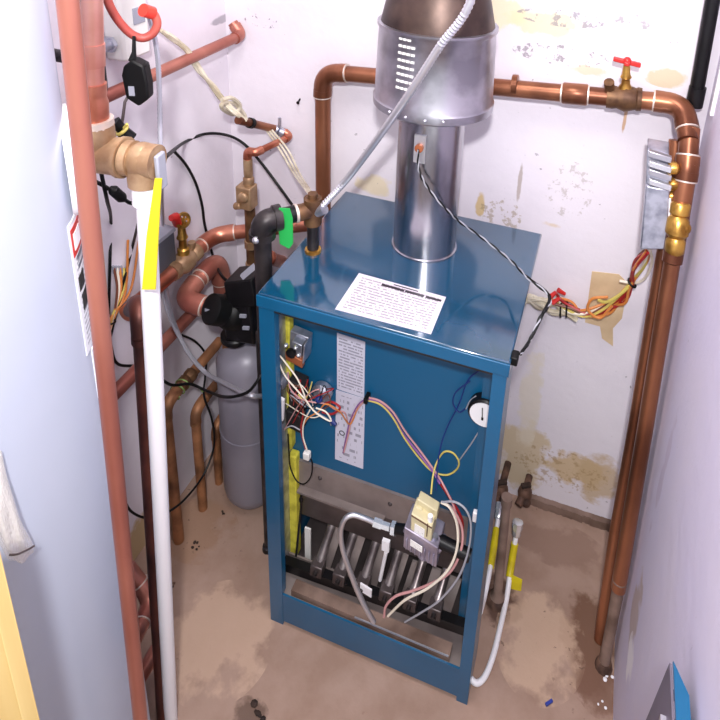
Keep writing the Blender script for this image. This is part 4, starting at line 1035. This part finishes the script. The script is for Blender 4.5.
# ================================================================== lower left foreground: board and plastic sleeve
bd = thing('wooden_board', H(10, 640, .50), 'pale yellow wooden board standing at the lower left corner in front of the tank', 'board')
rt = H(-1, 560, .47); rb = H(37, 722, .47)
bx0 = Vector(((rt.x+rb.x)/2, (rt.y+rb.y)/2, 0)); yy = (bx0-CAM); yy.z = 0; yy.normalize(); xx = Vector((yy.y, -yy.x, 0))
rt = bx0+xx*.002
ln = Vector((-.012, -.006, .25))
m = MB(); zt_ = 1.10
m.hexa([rt-xx*.14, rt, rt+yy*.02, rt-xx*.14+yy*.02] + [q+Vector((0, 0, zt_)) for q in (rt-xx*.14, rt, rt+yy*.02, rt-xx*.14+yy*.02)])
m.build('plank', 'wood', bd, bev=.002)
m = MB().hexa([q for q in (rt-xx*.012-yy*.004, rt-yy*.004, rt, rt-xx*.012)]+[q+Vector((0, 0, zt_)) for q in (rt-xx*.012-yy*.004, rt-yy*.004, rt, rt-xx*.012)])
m.build('edge_strip', 'wood', bd, bev=.001)
ps = thing('plastic_sleeve', H(14, 520, .56), 'crinkled clear plastic bag hanging at the left edge in front of the white tank', 'bag')
m = MB(); rows = [(452, -26, 2, .006), (478, -22, 7, .012), (500, -18, 15, .016), (520, -10, 20, .018), (540, 0, 29, .018), (550, 6, 34, .014)]
n = 22; ks = []
for (v, u0, u1, th) in rows:
    a = on_tank(u0, v+ (6 if v > 535 else 0), th+.003); b = on_tank(u1, v-(4 if v > 535 else 0), th+.003); c_ = lerp(a, b, .5); hx = (b-a)*.5; k0 = len(m.v); ks.append(k0)
    for i in range(n):
        t_ = 2*PI*i/n; m.v.append(c_+hx*math.cos(t_)+yy*(th*math.sin(t_)*(1+.25*math.sin(5*t_+v))))
for a, b in zip(ks, ks[1:]):
    for i in range(n): m.f.append((a+i, a+(i+1) % n, b+(i+1) % n, b+i))
so = m.build('sleeve', 'film', ps)
sb = so.modifiers.new('subdivision', 'SUBSURF'); sb.levels = 1; sb.render_levels = 2
MB().tube(spline([on_tank(9, 555, .040), on_tank(18, 554, .044), on_tank(27, 550, .044), on_tank(34, 546, .040)], 6), .0012, 6).build('dark_rim', 'dark_metal', ps)

# ================================================================== right foreground: the boiler's door panel
dp = thing('door_panel', (XR-.02, -.1, 0), 'blue sheet metal boiler door leaning on the right wall in the bottom corner', 'panel')
pt = X(669, 659, XR-.03)
hgt = pt.z
w_ = .36; th = .013
def lean_pt(y, z, d): return Vector((XR-.012-d-.05*(1-z/hgt), y, z))
y1 = pt.y; y0 = y1-w_
MB().hexa([lean_pt(y0, 0, .0), lean_pt(y1, 0, .0), lean_pt(y1, 0, -.003), lean_pt(y0, 0, -.003), lean_pt(y0, hgt-.004, 0), lean_pt(y1-.03, hgt-.004, 0), lean_pt(y1-.03, hgt-.004, -.003), lean_pt(y0, hgt-.004, -.003)]).build('sheet', 'blue', dp)
MB().hexa([lean_pt(y0, .002, th+.003), lean_pt(y1, .002, th+.003), lean_pt(y1, .002, th), lean_pt(y0, .002, th), lean_pt(y0, hgt-.006, th+.003), lean_pt(y1, hgt-.006, th+.003), lean_pt(y1, hgt-.006, th), lean_pt(y0, hgt-.006, th)]).build('inner_liner', 'door_inner', dp, label='dull purple grey inner face')
m = MB()
def flange(a0, a1, z0, z1):
    m.hexa([lean_pt(a0, z0, th), lean_pt(a1, z0, th), lean_pt(a1, z0, -.003), lean_pt(a0, z0, -.003), lean_pt(a0, z1, th), lean_pt(a1, z1, th), lean_pt(a1, z1, -.003), lean_pt(a0, z1, -.003)])
flange(y1-.004, y1, 0, hgt-.05); flange(y0, y0+.004, 0, hgt); m.hexa([lean_pt(y0+.004, hgt-.004, th), lean_pt(y1, hgt-.004, th), lean_pt(y1-.03, hgt-.004, -.003), lean_pt(y0+.004, hgt-.004, -.003), lean_pt(y0+.004, hgt, th), lean_pt(y1, hgt, th), lean_pt(y1-.03, hgt, -.003), lean_pt(y0+.004, hgt, -.003)])
m.build('flange', 'blue', dp)
q = lean_pt(y1-.05, hgt-.05, th+.004); MB().obox(q, (.004, 0, 0), (0, .008, 0), (0, 0, .02)).cyl(q, q+Vector((-.012, 0, 0)), .005).build('latch', 'steel', dp)

# ================================================================== right of the boiler: gas lines and old iron
GX = BW+.045
ir = thing('iron_post', Z(497, 600, 0), 'rusty brown iron pipe standing in the floor just right of the boiler', 'pipe')
f0 = Z(497, 600, 0)
tp = Y(507, 497, f0.y+.03)
MB().lathe(f0, tp-f0, [(.020, 0), (.017, .012), (.0105, .02), (.0100, (tp-f0).length-.02), (.0125, (tp-f0).length-.02), (.0125, (tp-f0).length)], 16).build('pipe', 'old_iron', ir)
MB().lathe(f0, (0, 0, 1), [(.026, 0), (.022, .008), (.016, .012)], 16).build('foot', 'rust', ir)
for nm, (u, v), lab in (('corroded_valve', (525, 493), 'corroded brown valve by the back wall, above the right yellow tagged hose'), ('corroded_valve', (501, 490), 'corroded brown valve close to the boiler side, left of the other rusty valve')):
    yv = .43 if u > 510 else .40
    c_ = Y(u, v, yv); o = thing(nm, c_, lab, 'valve', 'corroded valves by the back wall')
    c_.z = max(c_.z, .045)
    MB().ball(c_, .019, 1, 1, 1.25).ball(c_+Vector((.006, -.012, -.014)), .013).cyl(c_+Vector((0, 0, -.02)), c_+Vector((0, 0, .022)), .010).cyl(c_, c_+Vector((-.012, -.03, -.012)), .010).build('body', 'rust', o)
    MB().obox(c_+Vector((0, 0, .027)), (.011, .006, 0), (-.003, .005, 0), (0, 0, .004)).cyl(c_+Vector((0, 0, .018)), c_+Vector((0, 0, .028)), .004).build('handle', 'dirt', o, bev=.001)
    MB().cyl(c_+Vector((0, .0, 0)), Vector((c_.x+.004, YB, c_.z+.004)), .009).build('pipe', 'rust', o)
gh = thing('gas_hose', Y(505, 600, .2), 'white flexible gas hose with yellow sleeve, hooking under the right side of the boiler', 'hose', 'gas hoses right of the boiler')
ptsg = [(518, 522), (516, 536), (511, 566), (507, 596), (500, 628), (493, 656), (485, 676), (477, 683), (470, 678)]
depg = [.31, .30, .27, .23, .18, .12, .07, .045, .04]
G = []
for (u, v), d_ in zip(ptsg, depg):
    p = Y(u, v, d_)
    if p.z < .008: p = Z(u, v, .008)
    G.append(p)
MB().tube(spline(G, 8), .0062, 10).build('hose', 'white_plastic', gh)
MB().tube(spline(G[1:4], 8)[2:-5], .0088, 12).build('sleeve', 'yellow_tag', gh)
d = (G[0]-G[1]).normalized()
MB().lathe(G[1], d, [(.008, 0), (.011, .004), (.011, .018), (.013, .02), (.013, .036), (.009, .038)], 8).build('nut', 'chrome', gh)
tc_ = spline(G[1:4], 8)[10]
tg = MB().prism([tc_+Vector((.006, -.008, .008)), tc_+Vector((.030, -.006, .002)), tc_+Vector((.032, -.014, -.042)), tc_+Vector((.020, -.018, -.050)), tc_+Vector((.002, -.016, -.036))], (0, .0018, 0))
tag(tg.build('paper_tag', 'yellow_tag'), 'square yellow tag hanging on the white gas hose by the back wall', 'tag')
g2 = thing('gas_hose', Y(494, 540, .2), 'shorter hose with yellow sleeve, half hidden behind the boiler right edge', 'hose', 'gas hoses right of the boiler')
G2 = [Y(500, 506, .36), Y(498, 520, .33), Y(494, 545, .27), Y(489, 574, .20), Y(484, 598, .15), Y(480, 612, .10)]
for p in G2: p.z = max(p.z, .008)
MB().tube(spline(G2, 8), .0058, 10).build('hose', 'white_plastic', g2)
MB().tube(spline(G2[1:4], 8)[3:-2], .0088, 12).build('sleeve', 'yellow_tag', g2)
d = (G2[0]-G2[1]).normalized()
MB().lathe(G2[1], d, [(.008, 0), (.011, .004), (.011, .018), (.013, .02), (.013, .036), (.009, .038)], 8).build('nut', 'chrome', g2)

# ================================================================== bits on the floor
def clump(u, v, r, mt, label, name='dirt_clump', cat='debris', n=7):
    c_ = Z(u, v, 0); m = MB()
    for i in range(n):
        a = random.uniform(0, 2*PI); q = random.uniform(0, r); rr = r*random.uniform(.18, .42)
        m.ball(c_+Vector((q*math.cos(a)*1.4, q*math.sin(a), rr*.4)), rr, random.uniform(.8, 1.4), random.uniform(.8, 1.3), .6, 7, 5)
    return tag(m.build(name, mt), label, cat, 'crumbs on the concrete floor')
clump(258, 714, .016, 'dirt', 'dark crumb of dirt on the floor at the bottom edge, left of centre')
clump(194, 546, .010, 'dirt', 'dark dirt clump on the floor right of the nearest old riser', n=6)
clump(172, 584, .008, 'rust', 'brown dirt crumb on the floor beside the white drop pipe', n=5)
clump(222, 512, .007, 'dirt', 'dark dirt crumb on the floor in front of the grey tank', n=5)
clump(606, 676, .012, 'white_plastic', 'white plaster crumbs at the foot of the right corner pipe', 'plaster_crumb', n=5)
clump(602, 706, .008, 'white_plastic', 'white plaster crumb on the floor near the bottom right', 'plaster_crumb', n=3)
c_ = Z(549, 703, .003)
tag(MB().obox(c_+Vector((0, 0, .0012)), (.006, .006, 0), (-.002, .002, 0), (0, 0, .003)).build('plastic_scrap', 'blue_plastic', bev=.001), 'tiny blue scrap on the concrete floor at lower right', 'debris')

# ================================================================== light
w = bpy.data.worlds.new('world'); SC.world = w; w.use_nodes = True
bg = w.node_tree.nodes['Background']; bg.inputs['Color'].default_value = (.93, .94, 1, 1); bg.inputs['Strength'].default_value = .95
def area(name, loc, to, size, power, col=(1, 1, 1)):
    l = bpy.data.lights.new(name, 'AREA'); l.energy = power; l.size = size; l.color = col
    o = bpy.data.objects.new(name, l); COL.objects.link(o); o.location = loc
    o.rotation_euler = (Vector(to)-Vector(loc)).to_track_quat('-Z', 'Y').to_euler(); return o
area('camera_flash', (.56, -.96, 1.92), (.25, .2, .6), .06, 20, (1, .985, .99))
area('added_overhead_fill', (.22, -.22, HT-.03), (.2, -.1, 0), .45, 11, (1, .96, .94))  # unseen overhead fill, added to light both walls more evenly
SC.view_settings.view_transform = 'Standard'; SC.view_settings.look = 'None'
SC.view_settings.gamma = 1; SC.view_settings.exposure = .15; SC.view_settings.use_curve_mapping = False
